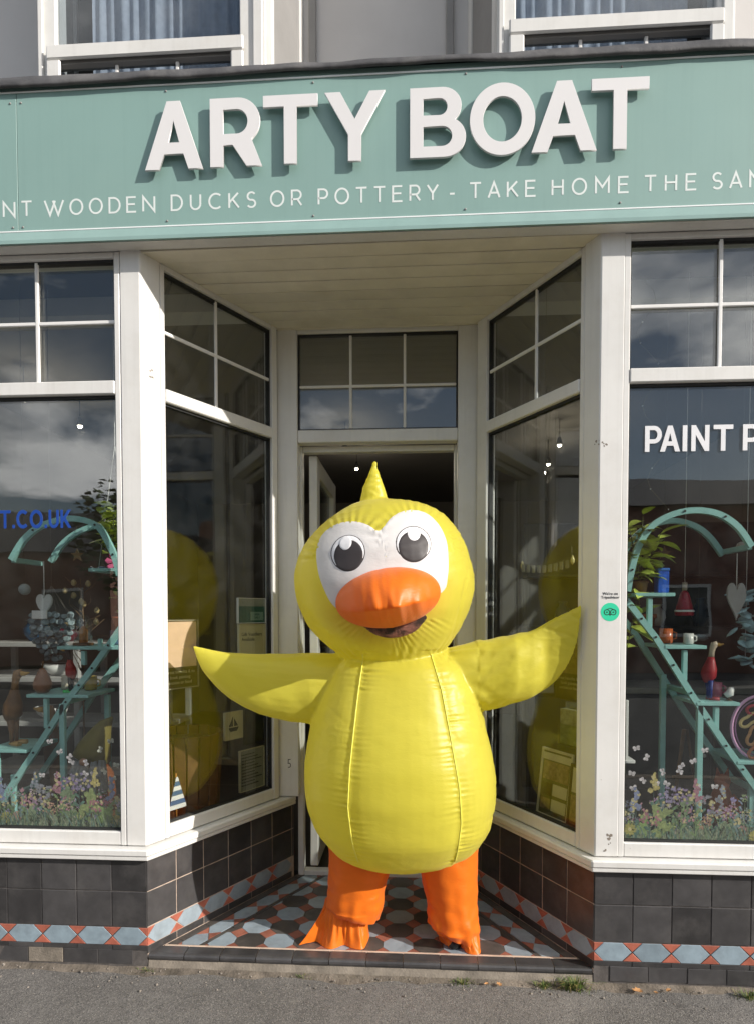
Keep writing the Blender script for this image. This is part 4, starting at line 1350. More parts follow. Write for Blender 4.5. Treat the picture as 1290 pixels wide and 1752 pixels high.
# beak: a cushion with its nose hanging over a fold, gathered in folds
mb = MB()
bx, bz, rot = -.104, 1.545, R(8.5)
BWD, BHT, BD = .208, .119, .195
rows = []
ns, nt_ = 60, 84
for i in range(ns + 1):
    s_ = math.cos(math.pi * i / ns)                    # 1 at the top edge, -1 at the bottom edge
    hw2 = BWD * math.sqrt(max(1e-6, 1 - s_ * s_))
    row = []
    for k in range(nt_ + 1):
        u = -math.cos(math.pi * k / nt_)
        X = u * hw2
        c = -0.30 + 0.10 * (X / BWD) ** 2 + 0.05 * nz(X, 1, 5, 9)
        if s_ > c: pf_ = math.sqrt(max(0, 1 - ((s_ - c) / (1 - c)) ** 2)) ** 1.15
        else: pf_ = 1 - 0.80 * ((c - s_) / (1 + c)) ** 0.9
        env = max(0, 1 - u * u) ** 0.55
        d = BD * pf_ * env * (max(0, 1 - (X / BWD) ** 2) ** 0.35)
        near = math.exp(-abs(s_ - c) / 0.42)
        fold = math.sin(X * 120 + 6 * nz(X, s_ * .05, 2, 10)) * max(0, .15 + 1.2 * nz(X, 3, 1, 12))
        d -= 0.010 * fold * near * env
        d -= 0.020 * (nz(X * 1.3, s_ * .035, 6, 22)) * near * env
        d -= 0.012 * math.exp(-((X - .005) / .009) ** 2) * near * env
        d += 0.006 * nz(X, s_ * .06, 11, 30) * env
        zz = s_ * BHT - 0.010 * pf_ * env
        row.append(mb.bm.verts.new((bx + X * math.cos(rot) - zz * math.sin(rot), -.115 - d, bz + X * math.sin(rot) + zz * math.cos(rot))))
    rows.append(row)
for A, B in zip(rows, rows[1:]):
    for k in range(nt_): mb.bm.faces.new((A[k], A[k + 1], B[k + 1], B[k])).smooth = True
# back of the cushion, tucked into the head
bk_ = [[mb.bm.verts.new((v.co.x, -.03, v.co.z)) for v in (r_[0], r_[-1])] for r_ in rows]
for i in range(ns):
    mb.bm.faces.new((rows[i][0], rows[i + 1][0], bk_[i + 1][0], bk_[i][0])); mb.bm.faces.new((rows[i][-1], bk_[i][1], bk_[i + 1][1], rows[i + 1][-1]))
    mb.bm.faces.new((bk_[i][0], bk_[i + 1][0], bk_[i + 1][1], bk_[i][1]))
bmesh.ops.remove_doubles(mb.bm, verts=mb.bm.verts[:], dist=0.0004)
mb.build('beak', M['orange'], duck)

# piping along the two belly seams and down the cheek
for tb in (SEAM_L, SEAM_R):
    pts = []
    for i in range(70):
        z = .47 + (1.312 - .47) * i / 69
        pts.append(on_skin(interp(tb, z), z, .0012))
    mb = MB(); mb.tube(pts, .0024, 6); mb.build('seam', M['piping'], duck)


def cloth_tube(name, rings_, parent, n=72, folds=0.0, m=M['orange'], seed=1, hem=None):
    """trouser leg: rings of (z, cx, cy, rx, ry, fold amplitude)"""
    mb = MB(); rows = []
    zs = [r[0] for r in rings_]
    m_ = 46
    for i in range(m_ + 1):
        u = i / m_ * (len(rings_) - 1); a = min(int(u), len(rings_) - 2); f = u - a
        f = f * f * (3 - 2 * f)
        q = [rings_[a][k] * (1 - f) + rings_[a + 1][k] * f for k in range(6)]
        row = []
        for k in range(n):
            t = 2 * math.pi * k / n
            rg_ = max(0, 1 - abs(nz(math.cos(t) * .7 + seed, math.sin(t) * .7, q[0] * 6.0, 2.0)) * 3.0)
            w = 1 - .032 * rg_ * rg_ * (.3 + max(0, nz(math.cos(t), seed, q[0] * 5, 1.5)) * 2) + q[5] * (math.sin(t * 9 + seed + 2 * nz(math.cos(t), q[0] * 3, seed, 2)) * .5 + 1.2 * nz(math.cos(t) * 1.2, math.sin(t) * 1.2 + seed, q[0] * 14, 2.2))
            zz = q[0] + (hem(t) * max(0, 1 - (i / m_) * 3.0) if hem else 0)
            row.append(mb.bm.verts.new((q[1] + q[3] * w * math.cos(t), q[2] + q[4] * w * math.sin(t), zz + 0.004 * nz(t, q[0] * 30, seed, 1.0))))
        rows.append(row)
    for A, B in zip(rows, rows[1:]):
        for k in range(n):
            f = mb.bm.faces.new((A[k], A[(k + 1) % n], B[(k + 1) % n], B[k])); f.smooth = True
    # turn the hem in
    inner = [mb.bm.verts.new(Vector(v.co) + Vector(((rings_[0][1] - v.co.x) * .25, (rings_[0][2] - v.co.y) * .25, 0.03))) for v in rows[0]]
    for k in range(n):
        mb.bm.faces.new((inner[k], inner[(k + 1) % n], rows[0][(k + 1) % n], rows[0][k])).smooth = True
    return mb.build(name, m, parent)


def hem_l(t): return 0.055 * (0.5 - 0.5 * math.cos(t - math.pi)) * -1 + 0.03
leg_l = cloth_tube('leg', [(.135, -.268, .19, .112, .105, .065), (.165, -.266, .19, .125, .118, .045), (.24, -.258, .20, .128, .125, .026), (.33, -.243, .21, .140, .135, .022), (.44, -.235, .22, .150, .14, .01)], duck, seed=2, hem=hem_l)
leg_r = cloth_tube('leg', [(.062, .190, .17, .094, .095, .10), (.10, .178, .17, .112, .108, .08), (.20, .170, .19, .112, .115, .035), (.34, .155, .21, .130, .13, .02), (.44, .150, .22, .140, .14, .01)], duck, seed=5, hem=lambda t: 0.030 * math.cos(t - math.pi))


def foot(parent, ankle, outline, seed, arx=.095, ary=.08, pleat=.008):
    """soft fabric foot: from the ankle down to a scalloped outline on the floor"""
    mb = MB(); n = 96; rows = []
    out = dense(outline, n); n = len(out)
    m_ = 22
    ac = Vector(ankle)
    for i in range(m_ + 1):
        f = i / m_
        row = []
        for k, (x, y_) in enumerate(out):
            t = math.atan2(y_ - ac.y, x - ac.x)
            top = Vector((ac.x + arx * math.cos(t), ac.y + ary * math.sin(t), ac.z))
            bot = Vector((x, y_, .0215))
            g_ = f ** 1.25
            p_ = top.lerp(bot, g_)
            p_.z = ac.z + (bot.z - ac.z) * (f ** 0.85)
            pl_ = math.sin(t * 26 + seed + 3 * nz(math.cos(t), math.sin(t), seed, 2)) * pleat * math.sin(math.pi * min(1, f * 1.05)) * (0.4 + .8 * abs(nz(x, y_, seed, 9)))
            p_ += Vector((math.cos(t), math.sin(t), 0.35)) * pl_
            p_ += Vector((1, 1, .6)) * 0.006 * nz(p_.x, p_.y, p_.z, 22)
            p_.z = max(p_.z, .0212)
            row.append(mb.bm.verts.new(p_))
        rows.append(row)
    for A, B in zip(rows, rows[1:]):
        for k in range(n):
            f = mb.bm.faces.new((A[k], A[(k + 1) % n], B[(k + 1) % n], B[k])); f.smooth = True
    mb.bm.faces.new(rows[0])
    return mb.build('foot', M['orange'], parent)


foot(leg_l, (-.305, .20, .185), [(-.505, .105), (-.47, .118), (-.43, .135), (-.395, .108), (-.362, .082), (-.335, .092), (-.305, .118), (-.27, .098), (-.222, .088), (-.205, .13), (-.205, .22), (-.24, .30), (-.31, .32), (-.39, .29), (-.45, .21)], 3)
foot(leg_r, (.195, .17, .12), [(.148, .128), (.165, .118), (.185, .142), (.205, .135), (.222, .090), (.25, .078), (.284, .086), (.290, .16), (.28, .24), (.21, .29), (.14, .26), (.115, .19)], 6, .085, .075, .006)
# dark shoe showing under the raised edge of the foot
mb = MB()
mb.lathe([(.050, .0205), (.056, .028), (.054, .045), (.036, .060), (.0, .066)], 0, 0, 24, sx=.75, sy=1.5)
mb.build_at('shoe', M['black'], (.176, .185, 0), leg_r)

# ---------------------------------------------------------------- shop window displays
PAL = {}


def paint(name, rgb, rough=0.5, **k):
    if name not in PAL: PAL[name] = mat(name, lin(*rgb), rough, k.pop('var', 0.1), k.pop('scale', 12), **k)
    return PAL[name]


TQ = M['turq']
DECK = 0.490


def stand(name, label, sgn, ox, arch1, arch2, diag, shelves, posts, y0=0.30, y1=0.54):
    """turquoise ladder stand shaped like a figure two: two curved rails, shelves on short posts"""
    st = empty(name, (ox, (y0 + y1) / 2, DECK), label, 'display stand', 'turquoise display stands in the shop windows')
    for arc_, y in ((arch1, y0), (arch2, y1)):
        mb = MB(); mb.bar([(x, y, z) for x, z in arc_], 0.026, 0.022); mb.build('arch_rail', TQ, st)
    for y in (y0, y1):
        mb = MB(); mb.bar([(x, y, z) for x, z in diag], 0.027, 0.022); mb.build('slanted_rail', TQ, st)
    # rungs between the rails
    for x, z in (arch1[-1], diag[0], diag[len(diag) // 2], diag[-1]):
        mb = MB(); mb.box(x - .012, x + .012, y0 + .012, y1 - .012, z - .012, z + .012, .002); mb.build('rung', TQ, st)
    for x0, x1, z in shelves:
        mb = MB(); mb.box(x0, x1, y0 - .014, y1 + .014, z - .016, z, .002); mb.build('shelf', TQ, st)
    for x, z0, z1, y, w in posts:
        mb = MB(); mb.box(x - w * .38, x + w * .38, y - .011, y + .011, z0, z1, .002); mb.build('post', TQ, st)
    # bolt heads
    mb = MB(); mb.tube([(0, 0, 0), (0, -.004, 0)], .005, 8); bolt = mb.mesh('bolt', M['black'])
    for i in range(len(diag) * 2 - 1):
        f = i / (len(diag) * 2 - 2) * (len(diag) - 1); a = min(int(f), len(diag) - 2)
        p_ = Vector(diag[a]).lerp(Vector(diag[a + 1]), f - a)
        link_mesh('bolt', bolt, st, Matrix.Translation((p_.x, y0 - .0125, p_.y)))
    for i in (2, 5, 8, 11):
        k_ = min(i * len(arch1) // 14, len(arch1) - 1)
        link_mesh('bolt', bolt, st, Matrix.Translation((arch1[k_][0], y0 - .0125, arch1[k_][1])))
    return st


def curve_pts(pts, n=28):
    d = []
    k = len(pts)
    for i in range(k - 1):
        p0, p1, p2, p3 = (Vector(pts[max(0, min(k - 1, i + q))]) for q in (-1, 0, 1, 2))
        for s_ in range(4):
            t = s_ / 4
            v = 0.5 * ((2 * p1) + (p2 - p0) * t + (2 * p0 - 5 * p1 + 4 * p2 - p3) * t * t + (3 * p1 - p0 - 3 * p2 + p3) * t ** 3)
            d.append((v.x, v.y))
    return d + [tuple(pts[-1])]


LA = curve_pts([(-1.385, 1.66), (-1.405, 1.74), (-1.435, 1.81), (-1.481, 1.885), (-1.551, 1.92), (-1.637, 1.929), (-1.708, 1.914), (-1.78, 1.887), (-1.853, 1.827), (-1.913, 1.736)])
LA2 = curve_pts([(-1.385, 1.66), (-1.40, 1.74), (-1.43, 1.81), (-1.48, 1.885), (-1.559, 1.925), (-1.635, 1.925), (-1.726, 1.891), (-1.803, 1.833), (-1.865, 1.746)])
stand('display_stand', 'turquoise wooden arched ladder stand in the window left of the doorway', -1, -1.68, LA, LA2,
      [(-1.36, 1.44), (-1.52, 1.222), (-1.651, 1.06), (-1.815, 0.815), (-1.985, 0.575)],
      [(-1.69, -1.36, 1.325), (-1.845, -1.54, 1.095), (-2.06, -1.850, 0.828)],
      [(-1.674, DECK, 1.05, .30, .034), (-1.545, DECK, 1.07, .48, .034), (-1.935, DECK, .70, .32, .03), (-2.01, .59, .805, .31, .03), (-1.57, 1.235, 1.303, .31, .028), (-1.49, 1.36, 1.303, .31, .02), (-1.76, .93, 1.073, .31, .026)])
RA = curve_pts([(.955, 1.58), (.971, 1.676), (1.001, 1.781), (1.058, 1.871), (1.146, 1.922), (1.247, 1.939), (1.348, 1.92), (1.43, 1.863), (1.489, 1.777)])
RA2 = curve_pts([(.955, 1.58), (.99, 1.70), (1.03, 1.80), (1.09, 1.875), (1.165, 1.915), (1.26, 1.928), (1.354, 1.899), (1.422, 1.844), (1.482, 1.761)])
stand('display_stand', 'turquoise wooden arched ladder stand in the window right of the doorway, under PAINT', 1, 1.25, RA, RA2,
      [(.95, 1.54), (1.078, 1.375), (1.235, 1.126), (1.391, 0.89), (1.54, 0.68)],
      [(.985, 1.160, 1.573), (1.118, 1.300, 1.338), (1.26, 1.448, 1.084), (1.440, 1.62, 0.822)],
      [(1.056, 1.42, 1.551, .31, .028), (1.279, DECK, 1.09, .30, .034), (1.187, DECK, 1.19, .48, .034), (1.213, 1.18, 1.316, .31, .026), (1.355, .96, 1.062, .31, .026), (1.515, DECK, .72, .31, .034)])


# ---- hanging hearts
def heart_mesh(w, h, th, m):
    pts = []
    for k in range(40):
        t = 2 * math.pi * k / 40
        x = 16 * math.sin(t) ** 3; z = 13 * math.cos(t) - 5 * math.cos(2 * t) - 2 * math.cos(3 * t) - math.cos(4 * t)
        pts.append((x / 32 * w, (z + 2.5) / 29 * h))
    mb = MB()
    f = [mb.bm.verts.new((x, -th / 2, z)) for x, z in pts]; b_ = [mb.bm.verts.new((x, th / 2, z)) for x, z in pts]
    F = mb.bm.faces.new(f); mb.bm.faces.new(b_[::-1])
    for k in range(40): mb.bm.faces.new((f[k], b_[k], b_[(k + 1) % 40], f[(k + 1) % 40]))
    bmesh.ops.bevel(mb.bm, geom=list(F.edges), offset=th * .25, segments=2, affect='EDGES')
    return mb.mesh('heart', m)


for x, y, z, w, h, top, col, lab in ((1.470, .38, 1.535, .084, .172, 1.755, (165, 165, 162), 'grey wooden heart hanging on a white string in the right window'),
                                     (-1.805, .38, 1.520, .082, .110, 1.735, (205, 205, 202), 'small white wooden heart hanging on a string in the left window')):
    r = empty('hanging_heart', (x, y, z), lab, 'heart ornament')
    link_mesh('heart', heart_mesh(w, h, .012, paint('heart_paint_%d' % col[0], col)), r, Matrix.Translation((x, y, z)))
    mb = MB(); mb.tube([(x, y, z + h * .36), (x, y, top)], .0022, 6); mb.build('string', M['white_paint'], r)


# ---- wooden ducks
def wooden_duck(loc, label, s, body, legs, head, feet, face=1, group='painted wooden ducks'):
    """upright runner duck on webbed feet"""
    x, y, z = loc
    r = empty('wooden_duck', loc, label, 'wooden duck', group)
    f = face
    def L(pts): return [(x + f * a * s, y + b_ * s, z + c_ * s) for a, b_, c_ in pts]
    mb = MB(); mb.tube(L([(-.09, 0, .30), (-.055, 0, .33), (-.02, 0, .42), (.0, 0, .54), (.015, 0, .66), (.02, 0, .74)]), [.012 * s, .075 * s, .125 * s, .115 * s, .075 * s, .052 * s], 16); mb.build('body', body, r)
    mb = MB(); mb.tube(L([(.02, 0, .73), (.03, 0, .82), (.045, 0, .90), (.07, 0, .955), (.10, 0, .965), (.125, 0, .955)]), [.050 * s, .043 * s, .05 * s, .062 * s, .052 * s, .015 * s], 14)
    hd = mb.build('head', head, r)
    mb = MB(); mb.tube(L([(.12, 0, .955), (.17, 0, .953), (.23, 0, .968)]), [.034 * s, .027 * s, .010 * s], 10); mb.build('bill', paint('duck_bill', (196, 150, 70)), hd)
    for d_ in (-.05, .05):
        mb = MB(); mb.tube(L([(-.01, d_, .34), (.0, d_, .16), (.0, d_, .02)]), [.05 * s, .028 * s, .026 * s], 10)
        lg = mb.build('leg', legs, r)
        mb = MB(); mb.tube(L([(-.03, d_, .018), (.05, d_ * 1.3, .02), (.13, d_ * 1.7, .014)]), [.018 * s, .036 * s, .04 * s], 10); mb.build('foot', feet, lg)


wooden_duck((1.352, .37, 1.0855), 'wooden duck painted with a red jumper and blue trousers on a turquoise shelf', .265, paint('duck_red', (150, 28, 38)), paint('duck_blue', (24, 42, 120)), paint('duck_wood', (176, 160, 140)), paint('duck_boots', (140, 30, 44)))
wooden_duck((-1.672, .37, 1.0965), 'wooden duck with a red body and green boots on a turquoise shelf', .215, paint('duck_scarlet', (170, 34, 22)), M['black'], paint('duck_dark', (50, 46, 44)), paint('duck_green', (70, 210, 110)), -1)
wooden_duck((-1.985, .40, .8295), 'tall brown wooden duck holding its neck up on the lowest left shelf', .37, M['dark_wood'], M['dark_wood'], paint('duck_tan', (150, 110, 66)), paint('duck_foot', (190, 150, 90)), 1)
wooden_duck((-1.905, .62, DECK + .001), 'brown wooden duck standing low behind the left stand', .50, M['dark_wood'], M['dark_wood'], paint('duck_tan', (150, 110, 66)), paint('duck_foot', (190, 150, 90)), -1)

# ---- plants
M['leaf_gold'] = mat('variegated_leaf', lin(172, 186, 84), 0.4, 0.4, 26, jitter=0.35)
M['leaf_green'] = mat('green_leaf', lin(62, 92, 36), 0.4, 0.4, 22, jitter=0.35)


def leaf_mesh(L_, w, m):
    mb = MB(); n = 6
    l, c, r = [], [], []
    for i in range(n + 1):
        f = i / n; ww = w * math.sin(math.pi * (f ** .75)) ** .8 if 0 < f < 1 else 0.0005
        dz = -0.25 * L_ * f * f
        l.append(mb.bm.verts.new((-ww, f * L_, dz + ww * .3))); c.append(mb.bm.verts.new((0, f * L_, dz))); r.append(mb.bm.verts.new((ww, f * L_, dz + ww * .3)))
    for i in range(n):
        mb.bm.faces.new((l[i], c[i], c[i + 1], l[i + 1])).smooth = True; mb.bm.faces.new((c[i], r[i], r[i + 1], c[i + 1])).smooth = True
    return mb.mesh('leaf', m, fix=False)


def plant(name, label, loc, stems, L_, w, m, pot, seed):
    rnd = random.Random(seed)
    x, y, z = loc
    p_ = empty(name, loc, label, 'plant')
    mb = MB(); pr, ph, pm = pot
    mb.lathe([(pr * .72, z), (pr, z + ph * .85), (pr * 1.06, z + ph * .86), (pr * 1.06, z + ph), (pr * .9, z + ph), (pr * .85, z + ph * .8)], x, y, 20)
    mb.build('pot', pm, p_)
    lm = leaf_mesh(L_, w, m)
    mb = MB()
    for dx_, dy_, dz_, nl in stems:
        pts = [(x + dx_ * f, y + dy_ * f, z + ph * .8 + dz_ * f - .05 * f * f * (abs(dx_) + abs(dy_)) * 3) for f in (0, .25, .5, .75, 1)]
        mb.tube(pts, [.004, .0035, .003, .0025, .0015], 6)
        for k in range(nl):
            f = .2 + .8 * k / max(1, nl - 1)
            i_ = min(int(f * 4), 3); q = Vector(pts[i_]).lerp(Vector(pts[i_ + 1]), f * 4 - i_)
            s_ = rnd.uniform(.7, 1.15)
            Mx = Matrix.Translation(q) @ Matrix.Rotation(rnd.uniform(0, 6.28), 4, 'Z') @ Matrix.Rotation(rnd.uniform(-.3, .8), 4, 'X') @ Matrix.Rotation(rnd.uniform(-.5, .5), 4, 'Y') @ Matrix.Diagonal((s_, s_, s_, 1))
            link_mesh('leaf', lm, p_, Mx)
    mb.build('stem', paint('stem_green', (70, 80, 40)), p_)
    return p_


plant('potted_plant', 'trailing plant with large yellow-green leaves at the left edge of the right window', (1.040, .385, 1.5745),
      [(.02, 0, .26, 9), (-.05, .02, .30, 8), (.06, -.03, .20, 8), (-.06, -.03, .14, 8), (.11, 0, .10, 7), (-.02, -.04, -.18, 8), (-.06, 0, -.32, 9), (.02, .03, .33, 9), (.07, -.05, .24, 9), (-.03, -.05, .22, 9)], .115, .028, M['leaf_gold'], (.035, .055, M['dark_wood']), 3)
plant('potted_plant', 'leafy plant with yellow-green leaves high beside the post in the left window', (-1.475, .42, 1.70),
      [(.02, 0, .22, 9), (-.03, .02, .26, 8), (.05, -.03, .18, 8), (-.05, -.03, .08, 6), (.0, -.04, .15, 9), (-.04, -.05, .24, 9), (.03, -.05, .25, 9)], .095, .022, M['leaf_gold'], (.05, .07, paint('pot_plum', (88, 30, 44))), 5)
plant('potted_plant', 'small green plant trailing low beside the post in the left window', (-1.43, .40, 1.415),
      [(.01, 0, .16, 7), (-.03, .02, .12, 6), (.02, -.03, .18, 6)], .06, .013, M['leaf_green'], (.04, .05, paint('pot_clay', (170, 96, 66))), 6)
# shelf bracket that carries the upper plant
b_ = empty('plant_shelf', (-1.46, .40, 1.66), 'small dark hanging shelf under the plant beside the left post', 'shelf')
mb = MB(); mb.box(-1.56, -1.375, .34, .50, 1.682, 1.698, .002); mb.build('board', TQ, b_)
mb = MB(); mb.tube([(-1.55, .42, 1.699), (-1.46, .42, 2.3), (-1.46, .42, 3.085)], .0015, 5); mb.tube([(-1.385, .42, 1.699), (-1.459, .42, 2.3)], .0015, 5); mb.build('cord', M['white_paint'], b_)
pf = empty('pink_flower', (-1.42, .37, 1.70), 'pink artificial flower beside the plum pot in the left window', 'flower')
mb = MB()
for k in range(7):
    t = k * .9
    mb.poly([(-1.43, .36, 1.73), (-1.43 + .045 * math.cos(t), .35 + .01 * math.sin(k), 1.73 + .045 * math.sin(t)), (-1.43 + .05 * math.cos(t + .35), .345, 1.73 + .05 * math.sin(t + .35)), (-1.43 + .04 * math.cos(t + .7), .352, 1.73 + .04 * math.sin(t + .7))])
mb.build('petals', paint('petal_pink', (198, 84, 128)), pf)
mb = MB(); mb.tube([(-1.43, .362, 1.73), (-1.42, .40, 1.7)], .003, 6); mb.build('stem', paint('stem_green', (70, 80, 40)), pf)

# ---- blue tin, terracotta pot, red bell ornament
t_ = empty('patterned_tin', (1.135, .37, 1.5745), 'small bright blue patterned tin beside the leaves on the top shelf', 'tin')
mb = MB(); mb.box(1.108, 1.158, .35, .40, 1.575, 1.674, .003); mb.build('body', paint('tin_blue', (38, 92, 190), .3, var=.5, scale=40), t_)
mb = MB(); mb.box(1.106, 1.160, .348, .402, 1.6745, 1.688, .003); mb.build('lid', paint('tin_lid', (60, 120, 200), .3), t_)
t_ = empty('terracotta_pot', (1.18, .70, 1.40), 'terracotta pot on a dim shelf behind the right stand', 'pot')
mb = MB(); mb.lathe([(.035, 1.402), (.048, 1.455), (.055, 1.456), (.055, 1.478), (.046, 1.478), (.043, 1.42)], 1.18, .70, 18); mb.build('body', paint('pot_clay', (170, 96, 66)), t_)
mb = MB(); mb.lathe([(.044, 1.470), (.0, 1.474)], 1.18, .70, 14); mb.build('soil', M['shop_dark'], t_)
t_ = empty('bell_ornament', (1.29, .50, 1.46), 'red bell shaped ornament hanging in the dark part of the right window', 'ornament')
mb = MB(); mb.lathe([(.040, 1.47), (.043, 1.478), (.032, 1.53), (.020, 1.575), (.010, 1.59), (0, 1.592)], 1.29, .50, 18); mb.build('bell', paint('bell_red', (150, 24, 44), .3), t_)
mb = MB(); mb.lathe([(.0435, 1.488), (.044, 1.492), (.041, 1.498), (.0405, 1.495)], 1.29, .50, 18); mb.build('band', M['white_paint'], t_)
mb = MB(); mb.tube([(1.29, .50, 1.591), (1.29, .50, 1.63)], .012, 8); mb.build('head', paint('duck_wood', (176, 160, 140)), t_)
mb = MB(); mb.tube([(1.29, .50, 1.631), (1.29, .50, 3.085)], .0012, 5); mb.build('string', M['white_paint'], t_)


# ---- shell chime, feather garland, wooden pear
t_ = empty('shell_chime', (-1.81, .45, 1.15), 'layered hanging chime of grey and blue shells behind the small white heart', 'chime')
rnd = random.Random(4)
mb = MB(); mb.lathe([(.004, 0), (.012, .002), (.019, .0), (.012, -.002)], 0, 0, 9, sy=.8); disc = mb.mesh('shell', mat('shell', lin(128, 142, 146), 0.3, 0.4, 40, jitter=0.5))
for tier, (z, r_, n_) in enumerate(((1.47, .088, 16), (1.44, .090, 16), (1.41, .088, 15), (1.38, .082, 14), (1.35, .072, 12), (1.32, .060, 10), (1.29, .046, 8), (1.26, .03, 5))):
    for k in range(n_):
        t = 2 * math.pi * (k + .5 * (tier % 2)) / n_
        link_mesh('shell', disc, t_, Matrix.Translation((-1.81 + r_ * math.cos(t), .45 + r_ * math.sin(t), z + rnd.uniform(-.008, .008))) @ Matrix.Rotation(rnd.uniform(-.5, .5), 4, 'Z') @ Matrix.Rotation(R(80) + rnd.uniform(-.5, .5), 4, 'X'))
mb = MB()
for k in range(8):
    t = 2 * math.pi * k / 8; mb.tube([(-1.81, .45, 1.62), (-1.81 + .085 * math.cos(t), .45 + .085 * math.sin(t), 1.48), (-1.81 + .03 * math.cos(t), .45 + .03 * math.sin(t), 1.26)], .0011, 4)
mb.tube([(-1.81, .45, 1.62), (-1.81, .45, 3.085)], .0015, 5); mb.build('cords', paint('cord', (120, 110, 100)), t_)
mb = MB(); mb.box(-1.845, -1.77, .34, .346, 1.455, 1.495, .001); g_ = mb.build('gift_card', M['white_paint']); tag(g_, 'small white gift card with faint writing hanging in front of the shell chime', 'card')
t_ = empty('wooden_pear', (-1.79, .33, 1.10), 'brown wooden pear on the turquoise shelf beside the red duck', 'pear ornament')
mb = MB(); mb.lathe([(.0, 1.0975), (.025, 1.099), (.040, 1.118), (.043, 1.14), (.034, 1.17), (.020, 1.20), (.012, 1.215), (0, 1.218)], -1.79, .33, 18); mb.build('fruit', paint('pear_wood', (136, 92, 66), .4, var=.25), t_)
mb = MB(); mb.tube([(-1.79, .33, 1.217), (-1.785, .33, 1.25)], .004, 6); mb.build('stalk', M['dark_wood'], t_)
t_ = empty('feather_garland', (1.55, .45, 1.22), 'pale blue feather garland hanging at the right edge of the right window', 'garland')
mb = MB(); mb.lathe([(0, 0), (.022, .012), (.030, .03), (.016, .055), (0, .07)], 0, 0, 7, sy=.25); fth = mb.mesh('feather', mat('feather', lin(150, 184, 192), 0.7, 0.2, 40, jitter=.3))
for k in range(42):
    z = 1.24 + .36 * rnd.random()
    link_mesh('feather', fth, t_, Matrix.Translation((1.55 + rnd.gauss(0, .022), .45 + rnd.gauss(0, .02), z)) @ Matrix.Rotation(rnd.uniform(0, 6), 4, 'Z') @ Matrix.Rotation(rnd.uniform(.8, 2.4), 4, 'X'))
mb = MB(); mb.tube([(1.55, .45, 1.24), (1.55, .45, 3.085)], .0015, 5); mb.build('string', M['white_paint'], t_)

# ---- glass dome
t_ = empty('glass_dome', (-1.60, .36, 1.326), 'clear glass dome over a small amber jar on the upper turquoise shelf', 'glass dome')
mb = MB(); mb.lathe([(.040, 1.338), (.041, 1.41), (.036, 1.445), (.022, 1.468), (.0, 1.476)], -1.60, .36, 24); mb.build('dome', M['glass'], t_)
mb = MB(); mb.lathe([(.046, 1.3255), (.048, 1.331), (.046, 1.3375), (.03, 1.338)], -1.60, .36, 24); mb.build('base', M['dark_wood'], t_)
mb = MB(); mb.lathe([(.018, 1.3385), (.02, 1.34), (.02, 1.40), (.010, 1.412), (.010, 1.42), (0, 1.421)], -1.60, .36, 16); mb.build('jar', paint('amber_jar', (170, 110, 40), .2), t_)

# ---- garden gnome on a low crate, lower right of the left window
t_ = empty('garden_gnome', (-1.535, .34, DECK + .0925), 'gnome with a tall mustard hat and bushy grey beard low in the left window', 'gnome')
gx, gy = -1.535, .34
DK0 = DECK
t2 = empty('low_crate', (gx, gy, DECK), 'low dark crate under the gnome in the left window', 'crate')
mb = MB()
mb.box(gx - .10, gx + .10, gy - .09, gy + .10, DECK + .0005, DECK + .012, .002); mb.build('base', M['dark_wood'], t2)
for k_ in range(3):
    for y_ in (gy - .09, gy + .088):
        mb = MB(); mb.box(gx - .10, gx + .10, y_, y_ + .012, DECK + .0125 + .026 * k_, DECK + .034 + .026 * k_, .002); mb.build('slat', M['dark_wood'], t2)
DECK += .0925
mb = MB(); mb.lathe([(.085, DECK + .001), (.09, DECK + .03), (.08, DECK + .12), (.055, DECK + .17), (0, DECK + .18)], gx, gy, 20); mb.build('body', paint('gnome_coat', (120, 66, 28)), t_)
mb = MB(); mb.tube([(gx - .02, gy, .785), (gx - .005, gy, .83), (gx + .02, gy, .89), (gx + .05, gy, .945), (gx + .085, gy, .98)], [.088, .078, .055, .032, .006], 18); mb.build('hat', paint('gnome_hat', (118, 106, 44), .8), t_)
mb = MB()
for k in range(90):
    a = rnd.uniform(-1.2, 1.2); z = rnd.uniform(.70, .785)
    p0 = Vector((gx - .01 + .075 * math.sin(a), gy - .075 * math.cos(a), z)); mb.tube([p0, p0 + Vector((.02 * math.sin(a), -.02, -.05)), p0 + Vector((.012 * math.sin(a * 3), -.018, -.10))], [.010, .009, .002], 5)
mb.build('beard', paint('gnome_beard', (140, 140, 140), .9), t_)
mb = MB(); bmesh.ops.create_icosphere(mb.bm, subdivisions=2, radius=.018, matrix=Matrix.Translation((gx - .01, gy - .098, .785))); mb.build('nose', paint('gnome_nose', (188, 140, 112)), t_)
DECK = DK0

# ---- white shelf unit deeper in the shop, seen through the left window
M['shelf_white'] = mat('shelf_grey_white', (0.42, 0.41, 0.40, 1), 0.5, 0.1, 6)
t_ = empty('white_shelf_unit', (-2.1, 1.35, .012), 'low white shelving unit inside the shop behind the left stand', 'shelf unit')
for z in (.50, .80, 1.08, 1.30):
    mb = MB(); mb.box(-2.75, -1.50, 1.18, 1.55, z - .03, z, .003); mb.build('shelf', M['shelf_white'], t_)
for x in (-2.75, -2.12, -1.535):
    for y in (1.18, 1.515):
        mb = MB(); mb.box(x, x + .035, y, y + .035, .0125, 1.269, .003); mb.build('leg', M['shelf_white'], t_)
pots = [(-2.45, 'blue glazed pot on the white shelf unit', (30, 84, 120), .085, .13), (-2.25, 'dark red pot on the white shelf unit', (96, 22, 40), .07, .11), (-1.86, 'grey pot on the white shelf unit', (120, 118, 112), .08, .10), (-1.66, 'green bottle shaped pot on the white shelf unit', (30, 88, 70), .05, .15)]
